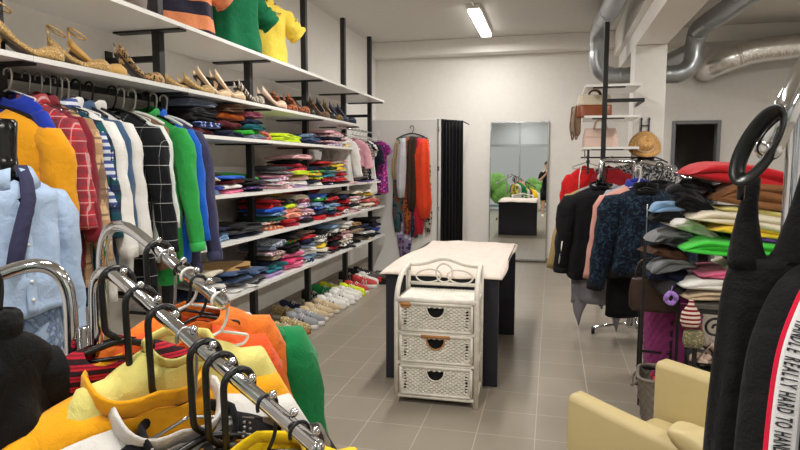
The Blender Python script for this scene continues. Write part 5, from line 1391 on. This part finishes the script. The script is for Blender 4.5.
t = thing('white_trousers', 'white trousers hanging beside the lettered sports trousers, right edge', 'trousers', (0, 0, 0))
MB().tube(spl(WP), .036, 20, ry=.02, up=(1,-.3,0)).build('leg', fab((226,226,228)), t)
# ------------------------------------------------------------------ the person taking the picture (seen only in the mirror)
def skinned(name, joints, edges, m, root=0, sub=2, parent=None, flat=1.0):
    me = bpy.data.meshes.new(name); me.from_pydata([j[0] for j in joints], edges, []); me.materials.append(m)
    o = bpy.data.objects.new(name, me); COL.objects.link(o)
    sk = o.modifiers.new('skin', 'SKIN'); sk.use_smooth_shade = True
    for i, j in enumerate(joints):
        r = j[1] if isinstance(j[1], tuple) else (j[1], j[1]*flat)
        me.skin_vertices[0].data[i].radius = r
    me.skin_vertices[0].data[root].use_root = True
    d = o.modifiers.new('sub', 'SUBSURF'); d.levels = sub; d.render_levels = sub
    if parent: o.parent = parent
    return o
skin_m = mat('skin', (206,160,132), .55); hair_m = mat('brown_hair', (70,48,36), .7)
PXo, PYo = -.14, -.52
pt = thing('person', 'person in a black top and shorts holding up a phone by the shop window', 'person', (PXo, PYo, 0))
J = [((0,0,.93), (.13,.1)), ((0,0,1.08), (.115,.085)), ((0,0,1.28), (.135,.09)), ((0,0,1.40), (.09,.07)), ((0,.01,1.47), .05), ((0,.02,1.55), .062), ((0,.025,1.62), (.076,.09)), ((0,.02,1.69), .06)]
E = [(0,1),(1,2),(2,3),(3,4),(4,5),(5,6),(6,7)]
for s in (-1, 1):
    b = len(J)
    J += [((s*.09,0,.86), .09), ((s*.1,.02,.48), .06), ((s*.1,-.02,.1), .042), ((s*.1,.0,.05), .04), ((s*.11,.12,.035), .035)]
    E += [(0,b),(b,b+1),(b+1,b+2),(b+2,b+3),(b+3,b+4)]
    b = len(J)
    hx = .095*s - PXo*.6
    J += [((s*.17,0,1.37), .058), ((s*.22,.1,1.13), .043), ((hx,.33,1.36), .03), ((hx,.37,1.40), .034), ((hx-s*.01,.405,1.44), .028)]
    E += [(3,b),(b,b+1),(b+1,b+2),(b+2,b+3),(b+3,b+4)]
bd = skinned('body', J, E, skin_m, 0, 2, pt)
for s in (-1, 1):
    hx = .095*s - PXo*.6
    for k, (dz, L) in enumerate(((.06, .05), (.045, .06), (.03, .055), (.015, .045))):
        skinned('finger', [((hx, .39, 1.40+dz-.03), .010), ((hx-s*.02, .425, 1.41+dz-.02), .009), ((hx-s*.045, .43, 1.412+dz-.02), .008)], [(0,1),(1,2)], skin_m, 0, 1, pt)
    skinned('thumb', [((hx, .385, 1.42), .011), ((hx-s*.02, .375, 1.45), .010), ((hx-s*.035, .385, 1.465), .009)], [(0,1),(1,2)], skin_m, 0, 1, pt)
kf = fab((22,22,26))
MB().lathe([(.16, .84), (.15, 1.0), (.132, 1.1), (.15, 1.28), (.155, 1.36), (.11, 1.42), (.07, 1.445)], 26, sx=1, sy=.78, cap=False).build('top', kf, pt, solid=.008)
for s in (-1, 1):
    MB().tube([(s*.14, 0, 1.385), (s*.19, .03, 1.28), (s*.21, .07, 1.18)], [.065, .066, .06], 14, cap=False).build('top_sleeve', kf, pt, solid=.006)
    MB().tube([(s*.085, 0, .9), (s*.095, .01, .7), (s*.1, .015, .52)], [.11, .095, .085], 16, cap=False).build('shorts_leg', kf, pt, solid=.006)
    MB().rings([[(s*.105+.045*math.cos(a)*w, .05+y, z) if False else (s*.108+.046*w*math.cos(a), .055+.125*w*math.sin(a), z) for a in (2*PI*k/22 for k in range(22))] for (w, y, z) in ((1, 0, .001), (1.03, 0, .025), (.95, 0, .06), (.62, 0, .085))]).build('shoe', W, pt)
hh = MB(); hh.ball((0, .005, 1.665), .09, .1, .085, n=18, m=10); hh.ball((0, -.085, 1.66), .045, n=12, m=8); hh.build('hair', hair_m, pt)
f = MB(); f.ball((0, .118, 1.615), .012, .018, .02); f.build('nose', skin_m, pt)
for s in (-1, 1):
    MB().ball((s*.03, .098, 1.64), .011).build('eye', white_p, pt); MB().ball((s*.075, .03, 1.62), .012, .02, .03).build('ear', skin_m, pt)
MB().ball((0, .105, 1.575), .022, .008, .006).build('mouth', mat('lips', (176,96,90), .5), pt)
ph = thing('phone', 'black phone held up by the person at the shop window', 'phone', (-PXo*.6+PXo-.0, -.088, 1.445))
MB().box(-.075, .075, -.004, .004, -.037, .037).build('case', plastic_k, ph, bevel=.003)
MB().box(-.07, .07, -.0048, -.0042, -.033, .033).build('screen', mat('phone_screen', (30,34,40), .1), ph, smooth=False)

# ------------------------------------------------------------------ camera and view
cam = bpy.data.cameras.new('camera'); co = bpy.data.objects.new('camera', cam); COL.objects.link(co)
cam.sensor_width = 36; cam.lens = 27.0; cam.clip_start = .02
co.location = (0, 0, 1.5); co.rotation_euler = (math.radians(90-5.7106), 0, math.radians(14.148))
SC.camera = co
SC.view_settings.view_transform = 'Standard'; SC.view_settings.look = 'None'; SC.view_settings.gamma = 1; SC.view_settings.use_curve_mapping = False
SC.view_settings.exposure = -.46
SC.cycles.max_bounces = 8; SC.cycles.diffuse_bounces = 5; SC.cycles.caustics_reflective = False; SC.cycles.caustics_refractive = False
SC.cycles.sample_clamp_indirect = 4
